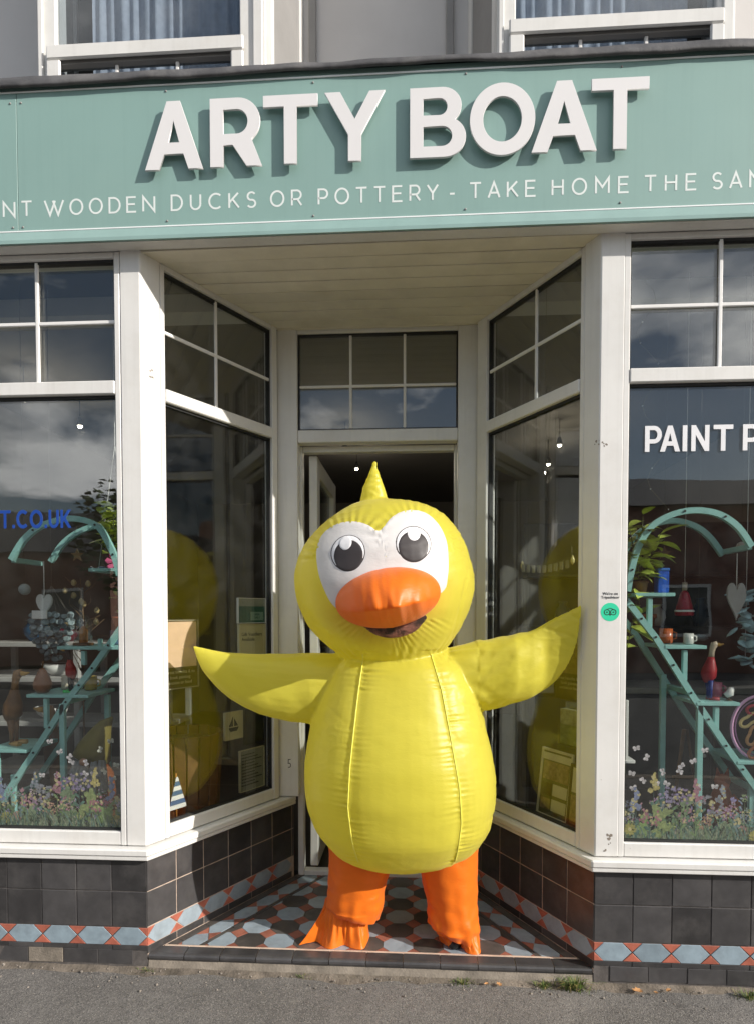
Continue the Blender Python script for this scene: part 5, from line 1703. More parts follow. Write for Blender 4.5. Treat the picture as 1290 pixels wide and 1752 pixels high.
for x, lab, c_, r_, h_ in pots:
    t2 = empty('glazed_pot', (x, 1.35, 1.301), lab, 'pot', 'glazed pots on the white shelf unit')
    mb = MB(); mb.lathe([(r_ * .6, 1.3015), (r_ * .95, 1.3015 + h_ * .35), (r_, 1.3015 + h_ * .6), (r_ * .7, 1.3015 + h_ * .9), (r_ * .75, 1.3015 + h_)], x, 1.35, 20); mb.build('body', paint('pot_%d_%d' % (c_[0], c_[1]), c_, .25), t2)
    mb = MB(); mb.lathe([(r_ * .78, 1.3015 + h_), (r_ * .8, 1.307 + h_), (r_ * .7, 1.309 + h_), (r_ * .68, 1.3015 + h_)], x, 1.35, 20); mb.build('rim', paint('pot_rim', (150, 150, 140), .3), t2)
bowls = [(-2.3, 1.081, 'upper'), (-1.75, 1.081, 'upper'), (-2.35, .801, 'lower'), (-1.72, .801, 'lower')]
for i, (x, z, q) in enumerate(bowls):
    t2 = empty('white_bowl', (x, 1.33, z), 'plain white bowl at the %s end of the %s white shelf' % ('far left' if x < -2 else 'right', q), 'bowl', 'white bowls for painting')
    mb = MB(); mb.lathe([(.04, z), (.085, z + .03), (.10, z + .07), (.094, z + .07), (.08, z + .035), (.0, z + .012)], x, 1.33, 22); mb.build('body', M['white_paint'], t2)
    mb = MB(); mb.lathe([(.101, z + .0705), (.102, z + .074), (.094, z + .074), (.094, z + .0705)], x, 1.33, 22); mb.build('rim', M['white_paint'], t2)

# dark cupboards and shelves deeper inside on the right
t_ = empty('dark_dresser', (1.6, 1.5, .012), 'dark dresser with pale worktop inside the shop behind the right stand', 'dresser')
mb = MB(); mb.box(.75, 2.4, 1.40, 1.80, .0125, .98, .004); mb.build('cabinet', paint('dresser_paint', (52, 50, 48)), t_)
mb = MB(); mb.box(.73, 2.42, 1.37, 1.82, .981, 1.02, .004); mb.build('worktop', paint('worktop', (150, 148, 142)), t_)
for z in (1.37, 1.72):
    mb = MB(); mb.box(.75, 2.4, 1.62, 1.80, z, z + .025, .003); mb.build('shelf', paint('dresser_paint', (52, 50, 48)), t_)
mb = MB(); mb.box(.75, 2.4, 1.801, 1.825, 1.021, 2.1, .003); mb.build('back_panel', paint('dresser_back', (58, 56, 52)), t_)
for x0, x1 in ((.752, 1.28), (1.30, 1.84), (1.86, 2.398)):
    mb = MB(); mb.box(x0, x1, 1.385, 1.399, .10, .95, .003); d_ = mb.build('door', paint('dresser_paint', (52, 50, 48)), t_)
    mb = MB(); mb.tube([(x1 - .05, 1.384, .6), (x1 - .05, 1.365, .6)], .012, 8); mb.build('knob', M['white_paint'], d_)
for i, (x, c_, h_) in enumerate(((1.0, (66, 84, 90), .16), (1.35, (120, 60, 40), .12), (1.62, (180, 176, 168), .14), (1.9, (40, 60, 80), .18))):
    t2 = empty('display_vase', (x, 1.70, 1.396), ('slate blue', 'rust brown', 'cream', 'navy')[i] + ' vase on the dark dresser shelf', 'vase', 'vases on the dresser')
    mb = MB(); mb.lathe([(.03, 1.396), (.055, 1.396 + h_ * .4), (.045, 1.396 + h_ * .7), (.022, 1.396 + h_ * .88), (.03, 1.396 + h_)], x, 1.70, 18); mb.build('body', paint('vase_%d' % i, c_, .3), t2)
    mb = MB(); mb.lathe([(.031, 1.3965 + h_), (.033, 1.401 + h_), (.026, 1.402 + h_), (.024, 1.3965 + h_)], x, 1.70, 18); mb.build('rim', paint('vase_%d' % i, c_, .3), t2)

# ---- light-up palette sign
t_ = empty('palette_sign', (1.585, .33, .97), 'round pink wire sign with coloured loops like a paint palette in the right window', 'palette sign')
pc = (1.562, .33, .965)
mb = MB(); mb.tube([(pc[0] + .128 * math.cos(2 * math.pi * k / 40), pc[1], pc[2] + .145 * math.sin(2 * math.pi * k / 40)) for k in range(41)], .0072, 8); mb.build('ring', paint('sign_pink', (226, 170, 210), .3), t_)
mb = MB(); mb.tube([(pc[0] + .112 * math.cos(2 * math.pi * k / 40), pc[1], pc[2] + .128 * math.sin(2 * math.pi * k / 40)) for k in range(41)], .003, 8); mb.build('inner_ring', paint('sign_mauve', (150, 110, 150), .3), t_)
for (dx_, dz_), c_, rot_ in (((-.052, .035), (222, 196, 130), .6), ((-.02, .085), (190, 40, 60), .2), ((-.035, -.035), (206, 150, 100), 1.2), ((-.02, -.10), (196, 120, 84), .9), ((.05, .04), (90, 160, 190), .4), ((.05, -.05), (120, 170, 90), 1.4)):
    mb = MB(); pts = []
    for k in range(29):
        t = 2 * math.pi * k / 28; r_ = .026 * (1 + .38 * math.cos(2 * t))
        a_, b2 = r_ * math.cos(t) * 1.25, r_ * math.sin(t)
        pts.append((pc[0] + dx_ + a_ * math.cos(rot_) - b2 * math.sin(rot_), pc[1] - .004, pc[2] + dz_ + a_ * math.sin(rot_) + b2 * math.cos(rot_)))
    mb.tube(pts, .0072, 7); mb.build('colour_loop', paint('loop_%d_%d' % (c_[0], c_[1]), c_, .3), t_)
mb = MB(); mb.tube([(pc[0], pc[1] + .012, pc[2] + .145), (pc[0], pc[1] + .012, 3.085)], .0014, 5); mb.build('cord', M['white_paint'], t_)

# ---- dried twigs, easel, wire lights
t_ = empty('twig_branch', (-1.69, .52, DECK), 'dried brown twig branches standing behind the shell chime', 'twigs')
rnd = random.Random(21)
mb = MB()
mb.tube([(-1.69, .52, DECK), (-1.692, .52, 1.1), (-1.685, .52, 1.45), (-1.70, .52, 1.66)], [.006, .005, .004, .002], 6)
for k in range(26):
    z0 = rnd.uniform(1.15, 1.6); a = rnd.uniform(0, 6.28); l = rnd.uniform(.05, .15)
    p0 = Vector((-1.69, .52, z0)); d = Vector((math.cos(a), .4 * math.sin(a), rnd.uniform(.3, 1.1))).normalized()
    p1 = p0 + d * l * .6 + Vector((rnd.gauss(0, .01), 0, 0)); p2 = p0 + d * l + Vector((rnd.gauss(0, .015), 0, rnd.uniform(-.02, .03)))
    mb.tube([p0, p1, p2], [.0028, .002, .001], 5)
mb.build('branches', paint('twig', (112, 88, 62), .8), t_)
mb = MB(); mb.lathe([(0, 0), (.010, .006), (.014, .018), (.009, .03), (.003, .034), (0, .036)], 0, 0, 10); bb = mb.mesh('bauble', paint('bauble', (170, 150, 110), .3))
for k in range(9): link_mesh('bauble', bb, t_, Matrix.Translation((-1.69 + rnd.uniform(-.09, .09), .50, rnd.uniform(1.40, 1.62))))
t_ = empty('wooden_easel', (1.36, .62, DECK), 'small brown wooden easel low behind the right stand', 'easel')
for x0, x1, y1_ in ((1.29, 1.345, .60), (1.42, 1.362, .60), (1.355, 1.352, .72)):
    mb = MB(); mb.tube([(x0, .60 if y1_ < .7 else .74, DECK + .001), (x1, .62, .90)], .007, 6); mb.build('leg', M['dark_wood'], t_)
mb = MB(); mb.box(1.285, 1.425, .585, .60, .66, .675, .002); mb.build('ledge', M['dark_wood'], t_)
t_ = empty('wire_lights', (1.14, .55, 1.98), 'thin wire string with tiny pale beads hanging above the right stand', 'wire lights')
mb = MB(); pts = [(1.10 + .05 * math.sin(k * .9) + .004 * k, .55, 3.085 - .05 * k) for k in range(26)]
mb.tube(pts, .0009, 5); mb.build('wire', paint('wire_pale', (150, 140, 110)), t_)
mb = MB(); bmesh.ops.create_icosphere(mb.bm, subdivisions=1, radius=.004); bd = mb.mesh('bead', M['white_paint'])
for p_ in pts[4::2]: link_mesh('bead', bd, t_, Matrix.Translation(p_))

# ---- small stock that crowds the two windows
def mug(loc, label, c_, r_=.03, h_=.07):
    x, y, z = loc; t = empty('painted_mug', loc, label, 'mug', 'painted mugs in the windows')
    mb = MB(); mb.lathe([(r_ * .9, z + .0005), (r_, z + .006), (r_, z + h_), (r_ * .9, z + h_), (r_ * .88, z + .01), (0, z + .009)], x, y, 18); mb.build('body', paint('mug_%d_%d' % c_[:2], c_, .25), t)
    mb = MB(); mb.tube([(x + r_ * .95, y, z + h_ * .8), (x + r_ * 1.6, y, z + h_ * .7), (x + r_ * 1.6, y, z + h_ * .35), (x + r_ * .95, y, z + h_ * .25)], .004, 6); mb.build('handle', paint('mug_%d_%d' % c_[:2], c_, .25), t)


def hanging(loc, top, kind, label, c_, s_=.03):
    x, y, z = loc; t = empty('hanging_' + kind, loc, label, kind + ' ornament', 'ornaments hung in the windows'); m = paint('hang_%d_%d' % c_[:2], c_, .35)
    mb = MB()
    if kind == 'bauble': mb.lathe([(0, z - s_)] + [(s_ * math.sin(R(a)), z - s_ * math.cos(R(a))) for a in range(15, 180, 15)] + [(0, z + s_)], x, y, 18)
    elif kind == 'star':
        pts = [(x + s_ * (1 if k % 2 == 0 else .42) * math.sin(math.pi * k / 5), z + s_ * (1 if k % 2 == 0 else .42) * math.cos(math.pi * k / 5)) for k in range(10)]
        a = [mb.bm.verts.new((u, y - .004, v)) for u, v in pts]; b = [mb.bm.verts.new((u, y + .004, v)) for u, v in pts]
        mb.bm.faces.new(a); mb.bm.faces.new(b[::-1])
        for k in range(10): mb.bm.faces.new((a[k], b[k], b[(k + 1) % 10], a[(k + 1) % 10]))
    else:
        mb.tube([(x - s_ * 1.6, y, z), (x - s_ * .9, y, z), (x, y, z + s_ * .1), (x + s_, y, z), (x + s_ * 1.5, y, z - s_ * .05)], [s_ * .55, s_ * .12, s_ * .5, s_ * .42, s_ * .03], 12)
    mb.build('shape', m, t)
    mb = MB(); mb.tube([(x, y, z + s_ * .8), (x, y, top)], .0009, 5); mb.build('string', paint('thread', (90, 86, 74)), t)


mug((-1.62, .46, 1.0965), 'yellow painted mug behind the pear on the middle left shelf', (196, 168, 70))
mug((-1.745, .47, 1.0965), 'plain cream mug at the back of the middle left shelf', (200, 190, 170))
mug((-1.48, .45, 1.3265), 'slate blue mug beside the glass dome', (70, 96, 120))
mug((1.19, .46, 1.3395), 'orange painted mug on the middle right shelf', (190, 96, 50))
mug((1.26, .38, 1.3395), 'small white mug at the end of the middle right shelf', (206, 204, 198), .022, .05)
mug((1.42, .46, 1.0855), 'pink painted mug beside the red and blue duck', (188, 110, 130))
hanging((-1.93, .42, 1.60), 3.085, 'bauble', 'clear grey glass bauble hanging left of the small white heart', (150, 160, 162), .028)
hanging((-1.73, .55, 1.78), 1.93, 'star', 'tan wooden star hanging under the left arch', (150, 120, 84), .035)
hanging((-1.56, .46, 1.70), 1.92, 'fish', 'blue wooden fish hanging near the post under the left arch', (70, 116, 150), .03)
hanging((1.40, .60, 1.36), 3.085, 'fish', 'grey wooden fish hanging in the shade behind the red and blue duck', (110, 120, 124), .034)
hanging((1.24, .62, 1.78), 3.085, 'star', 'dim brown star hanging under the right arch', (96, 76, 52), .035)
hanging((1.56, .52, 1.80), 3.085, 'bauble', 'pale bauble hanging beyond the grey heart at the right edge', (176, 170, 160), .024)
t_ = empty('spiky_plant', (1.17, .70, 1.02), 'dry spiky grass plant on the dresser worktop in the right window', 'plant')
mb = MB(); mb.lathe([(.035, 1.0205), (.05, 1.06), (.048, 1.08), (.04, 1.08), (.03, 1.03)], 1.17, 1.45, 16); mb.build('pot', M['dark_wood'], t_)
mb = MB(); rnd = random.Random(5)
for k in range(34):
    a = rnd.uniform(0, 6.28); l = rnd.uniform(.1, .2); mb.tube([(1.17, 1.45, 1.07), (1.17 + .03 * math.cos(a), 1.45 + .03 * math.sin(a), 1.07 + l * .6), (1.17 + .1 * math.cos(a), 1.45 + .1 * math.sin(a), 1.07 + l)], [.003, .0025, .0006], 5)
mb.build('blades', paint('dry_grass', (120, 110, 96), .8), t_)
t_ = empty('fox_ornament', (1.44, .40, DECK), 'rust red sitting fox ornament low behind the flowers in the right window', 'fox ornament')
fm_ = paint('fox_red', (150, 66, 34), .6)
mb = MB(); mb.tube([(1.44, .42, DECK + .001), (1.44, .42, DECK + .06), (1.435, .41, DECK + .14), (1.43, .40, DECK + .19)], [.05, .06, .045, .028], 14); mb.build('body', fm_, t_)
mb = MB(); mb.tube([(1.435, .42, DECK + .21), (1.425, .385, DECK + .215), (1.415, .35, DECK + .20), (1.41, .325, DECK + .19)], [.028, .036, .022, .006], 12); hd = mb.build('head', fm_, t_)
for d_ in (-.018, .02):
    mb = MB(); mb.tube([(1.428 + d_, .395, DECK + .235), (1.428 + d_ * 1.3, .395, DECK + .275)], [.013, .002], 8); mb.build('ear', fm_, hd)
mb = MB(); mb.tube([(1.47, .45, DECK + .02), (1.51, .45, DECK + .04), (1.515, .44, DECK + .10), (1.50, .43, DECK + .14)], [.016, .026, .024, .004], 10); mb.build('tail', fm_, t_)
t_ = empty('white_bird', (1.43, .36, 1.0855), 'small white bird ornament at the end of the shelf beside the red and blue duck', 'bird ornament')
mb = MB(); mb.tube([(1.405, .345, 1.115), (1.418, .345, 1.112), (1.432, .345, 1.118), (1.44, .345, 1.14), (1.447, .345, 1.145)], [.002, .015, .018, .012, .002], 10); mb.build('body', M['white_paint'], t_)
mb = MB(); mb.tube([(1.428, .345, 1.1005), (1.428, .345, 1.0862)], .003, 6); mb.lathe([(.014, 1.0857), (.014, 1.089), (0, 1.089)], 1.428, .345, 12); mb.build('base', M['dark_wood'], t_)
# dim shelves on the back wall of the shop, seen through the open door
t_ = empty('wall_shelves', (-.1, 6.35, .9), 'dim wooden shelves with stock on the far wall, seen through the open door', 'shelves')
for z in (1.0, 1.45, 1.9, 2.3):
    mb = MB(); mb.box(-1.2, 1.0, 6.2, 6.499, z, z + .03, .003); mb.build('shelf', M['dark_wood'], t_)
rnd = random.Random(8)
for z in (1.03, 1.48, 1.93, 2.33):
    for k in range(8):
        x = -1.05 + .27 * k + rnd.uniform(-.04, .04); h_ = rnd.uniform(.12, .26); r_ = rnd.uniform(.04, .08)
        c_ = rnd.choice(((150, 140, 120), (110, 60, 50), (60, 90, 100), (170, 160, 150), (120, 110, 70)))
        mb = MB(); mb.lathe([(r_ * .7, z + .001), (r_, z + h_ * .4), (r_ * .6, z + h_ * .8), (r_ * .7, z + h_)], x, 6.34, 12); mb.build('stock_pot', paint('stock_%d' % c_[0], c_, .4), t_)

# ---- picture frames
def picture(name, label, cat, W, t0, t1, z0, z1, o, fm, pics, tilt=0.0, base=None, fw=0.012):
    """framed picture standing in wall coordinates; pics: list of (u0, u1, v0, v1, material) in 0..1"""
    c = W.pt((t0 + t1) / 2, z0, o)
    r = empty(name, c, label, cat)
    Mx = W.M((t0 + t1) / 2, z0, o) @ Matrix.Rotation(-tilt, 4, 'X')
    w, h = abs(t1 - t0), z1 - z0
    mb = MB()
    for q in ((-w / 2, -w / 2 + fw, 0, h), (w / 2 - fw, w / 2, 0, h), (-w / 2 + fw, w / 2 - fw, 0, fw), (-w / 2 + fw, w / 2 - fw, h - fw, h)):
        mb.box(q[0], q[1], -.008, .008, q[2], q[3], .002)
    link_mesh('frame', mb.mesh('frame', fm), r, Mx)
    mb = MB(); mb.box(-w / 2 + fw * .9, w / 2 - fw * .9, -.002, .006, fw * .9, h - fw * .9)
    bk = link_mesh('backing', mb.mesh('backing', pics[0][4]), r, Mx)
    for k, (u0, u1, v0, v1, m_) in enumerate(pics[1:]):
        mb = MB(); mb.box(-w / 2 + fw + (w - 2 * fw) * u0, -w / 2 + fw + (w - 2 * fw) * u1, -.0034 - .0004 * k, -.0024, fw + (h - 2 * fw) * v0, fw + (h - 2 * fw) * v1)
        link_mesh('print', mb.mesh('print', m_), r, Mx)
    return r, Mx, w, h


cream, brown, olive, sepia = paint('paper_cream', (206, 196, 160)), paint('print_brown', (74, 58, 34)), paint('print_olive', (98, 96, 56)), paint('print_sepia', (150, 126, 84), var=.5, scale=50)
picture('framed_picture', 'white framed picture standing at the left end of the right window', 'picture', FR, .075, .160, .868, 1.118, -.10, M['white_paint'], [(0, 0, 0, 0, cream), (.12, .88, .06, .94, paint('print_tan', (170, 130, 96), var=.5, scale=30))])
t_ = empty('picture_shelf', (.86, .14, .85), 'narrow white ledge under the picture at the left end of the right window', 'ledge')
mb = MB(); mb.box(.825, .925, .085, .16, .852, .866, .002); mb.build('board', M['white_paint'], t_)
mb = MB(); mb.box(.84, .853, .125, .138, DECK + .0005, .8515, .002); mb.build('leg', M['white_paint'], t_)
# right side window
picture('framed_leaflet', 'framed price list with photos leaning low in the right side window', 'framed notice', SR, .29, .50, .505, .83, -.13, cream, [(0, 0, 0, 0, olive), (.0, 1, .86, .97, cream), (.05, .95, .55, .84, sepia), (.05, .40, .30, .5, brown), (.45, .95, .32, .5, cream), (.05, .4, .08, .25, sepia), (.45, .95, .08, .26, cream)], .12)
picture('framed_leaflet', 'framed board of small pictures leaning beside the corner in the right side window', 'framed notice', SR, .10, .275, .52, .80, -.11, brown, [(0, 0, 0, 0, olive), (.02, .30, .55, .98, cream), (.38, .98, .66, .98, cream), (.38, .98, .45, .62, sepia), (.02, .32, .05, .50, sepia), (.38, .98, .05, .42, cream)], .1)
r_, Mx, w, h = picture('printed_poster', 'brown printed poster fixed inside the right side window near the post', 'poster', SR, .112, .30, 1.10, 1.44, -.055, brown, [(0, 0, 0, 0, brown), (.06, .94, .34, .97, sepia)], 0, fw=.004)
text('poster_text', 'Great benefits & to\nbook painting\nsession or food', .019, Mx @ Matrix.Translation((0, -.0045, .090)), cream, r_, align='CENTER', spacing=1.1)
# acrylic holder with leaflets
M['acrylic'] = glass_mat('clear_acrylic', (0.80, 0.86, 0.80, 1), 0.06, 0.08)
t_ = empty('leaflet_holder', tuple(SR.pt(.33, .86, -.20)), 'clear plastic leaflet holder on a ledge in the right side window', 'leaflet holder')
Mx = SR.M(.33, .86, -.20)
mb = MB(); mb.box(-.075, .075, -.03, -.026, 0, .10); mb.box(-.075, .075, .02, .024, 0, .20); mb.box(-.075, .075, -.0255, .0195, 0, .004); link_mesh('tray', mb.mesh('tray', M['acrylic']), t_, Mx)
mb = MB(); mb.box(-.068, .068, -.02, .012, .005, .17, .001); link_mesh('leaflets', mb.mesh('leaflets', paint('leaflet_print', (150, 150, 118), var=.5, scale=40)), t_, Mx)
t_ = empty('book_stack', tuple(SR.pt(.30, DECK, -.30)), 'stack of boxes under the leaflet holder in the right side window', 'boxes')
for k, (w_, z0, z1, c_) in enumerate(((.15, DECK + .001, .62, (60, 52, 30)), (.14, .621, .74, (52, 60, 36)), (.15, .741, .858, (48, 50, 30)))):
    mb = MB(); mb.box(-w_ * .7, w_ * .8, -.05, .16, z0 - .49, z1 - .49, .003); link_mesh('box', mb.mesh('box', paint('box_%d' % k, c_)), t_, SR.M(.30, .49, -.22))
# letters on a string
t_ = empty('letter_garland', tuple(SR.pt(.42, 1.70, -.12)), 'string of small pale letters hung across the right side window', 'garland')
mb = MB(); mb.tube([SR.pt(.62, 1.73, -.12), SR.pt(.45, 1.70, -.12), SR.pt(.27, 1.735, -.12), SR.pt(.27, 1.78, -.12)], .0015, 5); mb.tube([SR.pt(.27, 1.78, -.12), SR.pt(.45, 2.05, -.12), SR.pt(.45, 3.08, -.12)], .0006, 5); mb.build('string', paint('thread', (90, 86, 74)), t_)
mb = MB(); mb.box(-.011, .011, -.001, .001, -.018, .018); tg = mb.mesh('letter_card', paint('card_grey', (120, 116, 96)))
for k in range(9): link_mesh('letter_card', tg, t_, SR.M(.60 - .038 * k, 1.705 - .012 * math.sin(k * .39), -.118))
for tt in (.62, .275):
    mb = MB(); mb.lathe([(0, 0), (.008, .01), (.010, .022), (.004, .04), (0, .045)], 0, 0, 10); link_mesh('glass_drop', mb.mesh('glass_drop', paint('glass_drop', (210, 196, 130), .15)), t_, SR.M(tt, 1.70, -.13))

# left side window: poster with a blank card, notices, half barrel, toy boat
r_, Mx, w, h = picture('printed_poster', 'cream card poster in a grey frame with small print below, behind the left wing tip', 'poster', SL, .120, .335, 1.135, 1.452, -.055, paint('frame_grey', (150, 142, 124)), [(0, 0, 0, 0, paint('print_dark_olive', (62, 54, 36))), (.0, .97, .31, .99, paint('card_cream', (226, 190, 158)))], 0, fw=.006)
text('poster_text', 'Great benefits & to\nbook painting\nsession or food', .021, Mx @ Matrix.Translation((0, -.0046, .072)), cream, r_, align='CENTER', spacing=1.15)
r_, Mx, w, h = picture('window_notice', 'green and white notice taped high inside the left side window', 'notice', SL, .580, .778, 1.43, 1.56, -.046, M['white_paint'], [(0, 0, 0, 0, paint('notice_green', (40, 92, 82))), (0, 1, .68, 1, paint('notice_grey', (150, 152, 146))), (.45, .92, .10, .45, paint('notice_pale', (130, 160, 150)))], 0, fw=.003)
text('notice_text', 'OPEN\nDAILY', .016, Mx @ Matrix.Translation((.012, -.0052, .040)), paint('notice_green', (40, 92, 82)), r_)
r_, Mx, w, h = picture('window_notice', 'cream paper with handwriting taped below the green notice', 'notice', SL, .585, .775, 1.20, 1.426, -.046, cream, [(0, 0, 0, 0, cream)], 0, fw=.002)
text('notice_text', 'Gift Vouchers\nAvailable', .026, Mx @ Matrix.Translation((-.075, -.0030, .165)), M['black'], r_)
r_, Mx, w, h = picture('window_notice', 'small white card with a dark boat emblem low in the left side window', 'notice', SL, .50, .62, .845, .985, -.06, cream, [(0, 0, 0, 0, cream)], 0, fw=.002)
mb = MB(); mb.poly([(-.035, -.0032, .06), (.035, -.0032, .06), (.022, -.0032, .040), (-.022, -.0032, .040)]); mb.poly([(-.004, -.0032, .066), (-.004, -.0032, .120), (-.032, -.0032, .066)]); mb.poly([(.003, -.0032, .066), (.030, -.0032, .066), (.003, -.0032, .108)])
link_mesh('emblem', mb.mesh('emblem', M['black'], fix=False), r_, Mx)
picture('window_notice', 'dark photo sheet beside the boat emblem card', 'notice', SL, .635, .775, .80, .985, -.06, M['black'], [(0, 0, 0, 0, paint('photo_dark', (46, 48, 44), var=.6, scale=30))], 0, fw=.003)
r_, Mx, w, h = picture('window_notice', 'white printed price sheet at the bottom corner of the left side window', 'notice', SL, .60, .775, .56, .775, -.06, cream, [(0, 0, 0, 0, paint('sheet_grey', (150, 150, 140)))] + [(.06, .6 + .3 * ((k * 7) % 3) / 2, .88 - k * .075, .90 - k * .075, paint('sheet_ink', (70, 70, 64))) for k in range(11)], 0, fw=.002)
t_ = empty('half_barrel', tuple(SL.pt(.42, DECK, -.26)), 'half barrel planter of upright brown staves in the left side window', 'barrel')
bc = SL.pt(.40, DECK, -.24)
mb = MB(); mb.box(-.026, .026, -.008, .008, 0, .40, .003); stv = mb.mesh('stave', M['dark_wood'])
for k in range(19):
    t = 2 * math.pi * k / 19
    link_mesh('stave', stv, t_, Matrix.Translation((bc.x + .158 * math.cos(t), bc.y + .158 * math.sin(t), DECK + .0005 + random.uniform(0, .004))) @ Matrix.Rotation(t + math.pi / 2, 4, 'Z') @ Matrix.Rotation(.06, 4, 'X'))
mb = MB()
for z in (DECK + .08, DECK + .32): mb.lathe([(.170, z), (.1705, z + .025), (.166, z + .025), (.166, z)], bc.x, bc.y, 38)
mb.build('hoop', M['black'], t_)
mb = MB(); mb.lathe([(.150, DECK + .36), (.0, DECK + .362)], bc.x, bc.y, 24); mb.build('lid', paint('barrel_lid', (110, 92, 50)), t_)
t_ = empty('toy_sailing_boat', tuple(SL.pt(.225, DECK, -.08)), 'toy sailing boat with blue and white striped sail in the left side window', 'toy boat')
Mx = SL.M(.225, DECK, -.085)
mb = MB(); mb.hexa([(-.035, -.010, .002), (.035, -.010, .002), (.035, .010, .002), (-.035, .010, .002), (-.05, -.016, .030), (.05, -.016, .030), (.05, .016, .030), (-.05, .016, .030)], .003); link_mesh('hull', mb.mesh('hull', paint('hull_red', (160, 44, 46))), t_, Mx)
mb = MB(); mb.tube([(0, 0, .030), (0, 0, .25)], .004, 8); link_mesh('mast', mb.mesh('mast', paint('mast_wood', (190, 130, 60))), t_, Mx)
for k in range(7):
    f0, f1 = k / 7, (k + 1) / 7 - .01
    def sp(f, s_): return ((-.045 * (1 - f) * s_ - .004 * s_) if s_ > 0 else .050 * (1 - f) + .004)
    z0, z1 = .085 + .15 * f0, .085 + .15 * f1
    mb = MB(); mb.hexa([(sp(f0, 1), -.008, z0), (sp(f0, -1), -.008, z0), (sp(f0, -1), -.005, z0), (sp(f0, 1), -.005, z0), (sp(f1, 1), -.008, z1), (sp(f1, -1), -.008, z1), (sp(f1, -1), -.005, z1), (sp(f1, 1), -.005, z1)])
    link_mesh('sail_stripe', mb.mesh('sail_stripe', paint('sail_blue', (70, 104, 140)) if k % 2 else M['white_paint']), t_, Mx)

# ---- spotlights on the shop ceiling, switched on
M['lamp'] = mat('lit_bulb', (1, .95, .85, 1), .5, 0, emit=(1, .90, .74, 1), emit_s=9)
for i, (x, y) in enumerate(((-2.47, 1.94), (-2.53, 1.37), (-.587, 2.70), (-.553, 3.41), (1.24, 3.34), (1.19, 2.68))):
    s_ = empty('ceiling_spotlight', (x, y, 3.09), 'small lit spotlight on the ceiling ' + ('high in the left window, the nearer of two', 'high in the left window, right under the frame', 'above the open door, nearer of two', 'above the duck crest, farther of two', 'seen in the right side window, the lower of two', 'seen in the right side window, the upper of two')[i], 'spotlight', 'spotlights on the shop ceiling')
    mb = MB(); mb.tube([(x, y, 3.089), (x, y, 2.93)], .0022, 6); mb.build('stem', M['black'], s_)
    mb = MB(); mb.lathe([(.012, 2.93), (.020, 2.90), (.024, 2.868), (.021, 2.868), (.018, 2.90)], x, y, 16); mb.build('housing', M['black'], s_)
    mb = MB(); mb.lathe([(0, 2.852), (.012, 2.855), (.017, 2.864), (.014, 2.876), (0, 2.88)], x, y, 16); mb.build('bulb', M['lamp'], s_)
    ld = bpy.data.lights.new('spotlight_glow', 'POINT'); ld.energy = 3.5; ld.color = (1, .88, .70); ld.shadow_soft_size = .03
    lo_ = bpy.data.objects.new('spotlight_glow', ld); COL.objects.link(lo_); lo_.parent = s_; lo_.location = Vector((x, y, 2.83)) - base_of(s_)

# ---------------------------------------------------------------- lettering on the front windows
def window_word(word, x0, z0, h, gap, m, parent, y, kern=None, sq=.86):
    x = x0
    for i, ch in enumerate(word):
        w = BW[ch] * h * sq
        me = letter_mesh(ch, w, h, 0.0012, m, 0.0002)
        link_mesh('letter', me, parent, Matrix.Translation((x, y, z0)))
        x += w + gap + (kern or {}).get(word[i:i + 2], 0)
    return x


xe_ = window_word('PAINT', .925, 2.132, .103, .016, M['vinyl_white'], win_fr, .0265, {'PA': -.022, 'AI': -.006})
window_word('P', xe_ + .022, 2.132, .103, .02, M['vinyl_white'], win_fr, .0265)
# web address, ends at the right: set out from right to left
ww = 'ARTYBOAT.CO.UK'
hh = .077; gp_ = .0075
tot = sum(BW[c] * hh * .75 for c in ww) + gp_ * (len(ww) - 1)
x = -1.462 - tot
for ch in ww:
    w = BW[ch] * hh * .75
    link_mesh('letter', letter_mesh(ch, w, hh, .0012, M['vinyl_blue'], .0002), win_fl, Matrix.Translation((x, .0265, 1.847)))
    x += w + gp_

# ---- flower stickers along the bottom of both front windows
STK = {}


def sticker_col(rgb):
    k = 'sticker_%d_%d_%d' % rgb
    if k not in STK: STK[k] = mat(k, lin(*rgb), 0.6, 0.4, 90)
    return STK[k]


def petal(mb, x, z, a, l, w, y):
    c, s_ = math.cos(a), math.sin(a)
    pts = [(0, 0), (l * .45, w), (l * .85, w * .8), (l, 0), (l * .85, -w * .8), (l * .45, -w)]
    mb.poly([(x + p_ * c - q * s_, y, z + p_ * s_ + q * c) for p_, q in pts])


yl = [0.0412]


def nexty():
    yl[0] += 0.00006
    return yl[0]


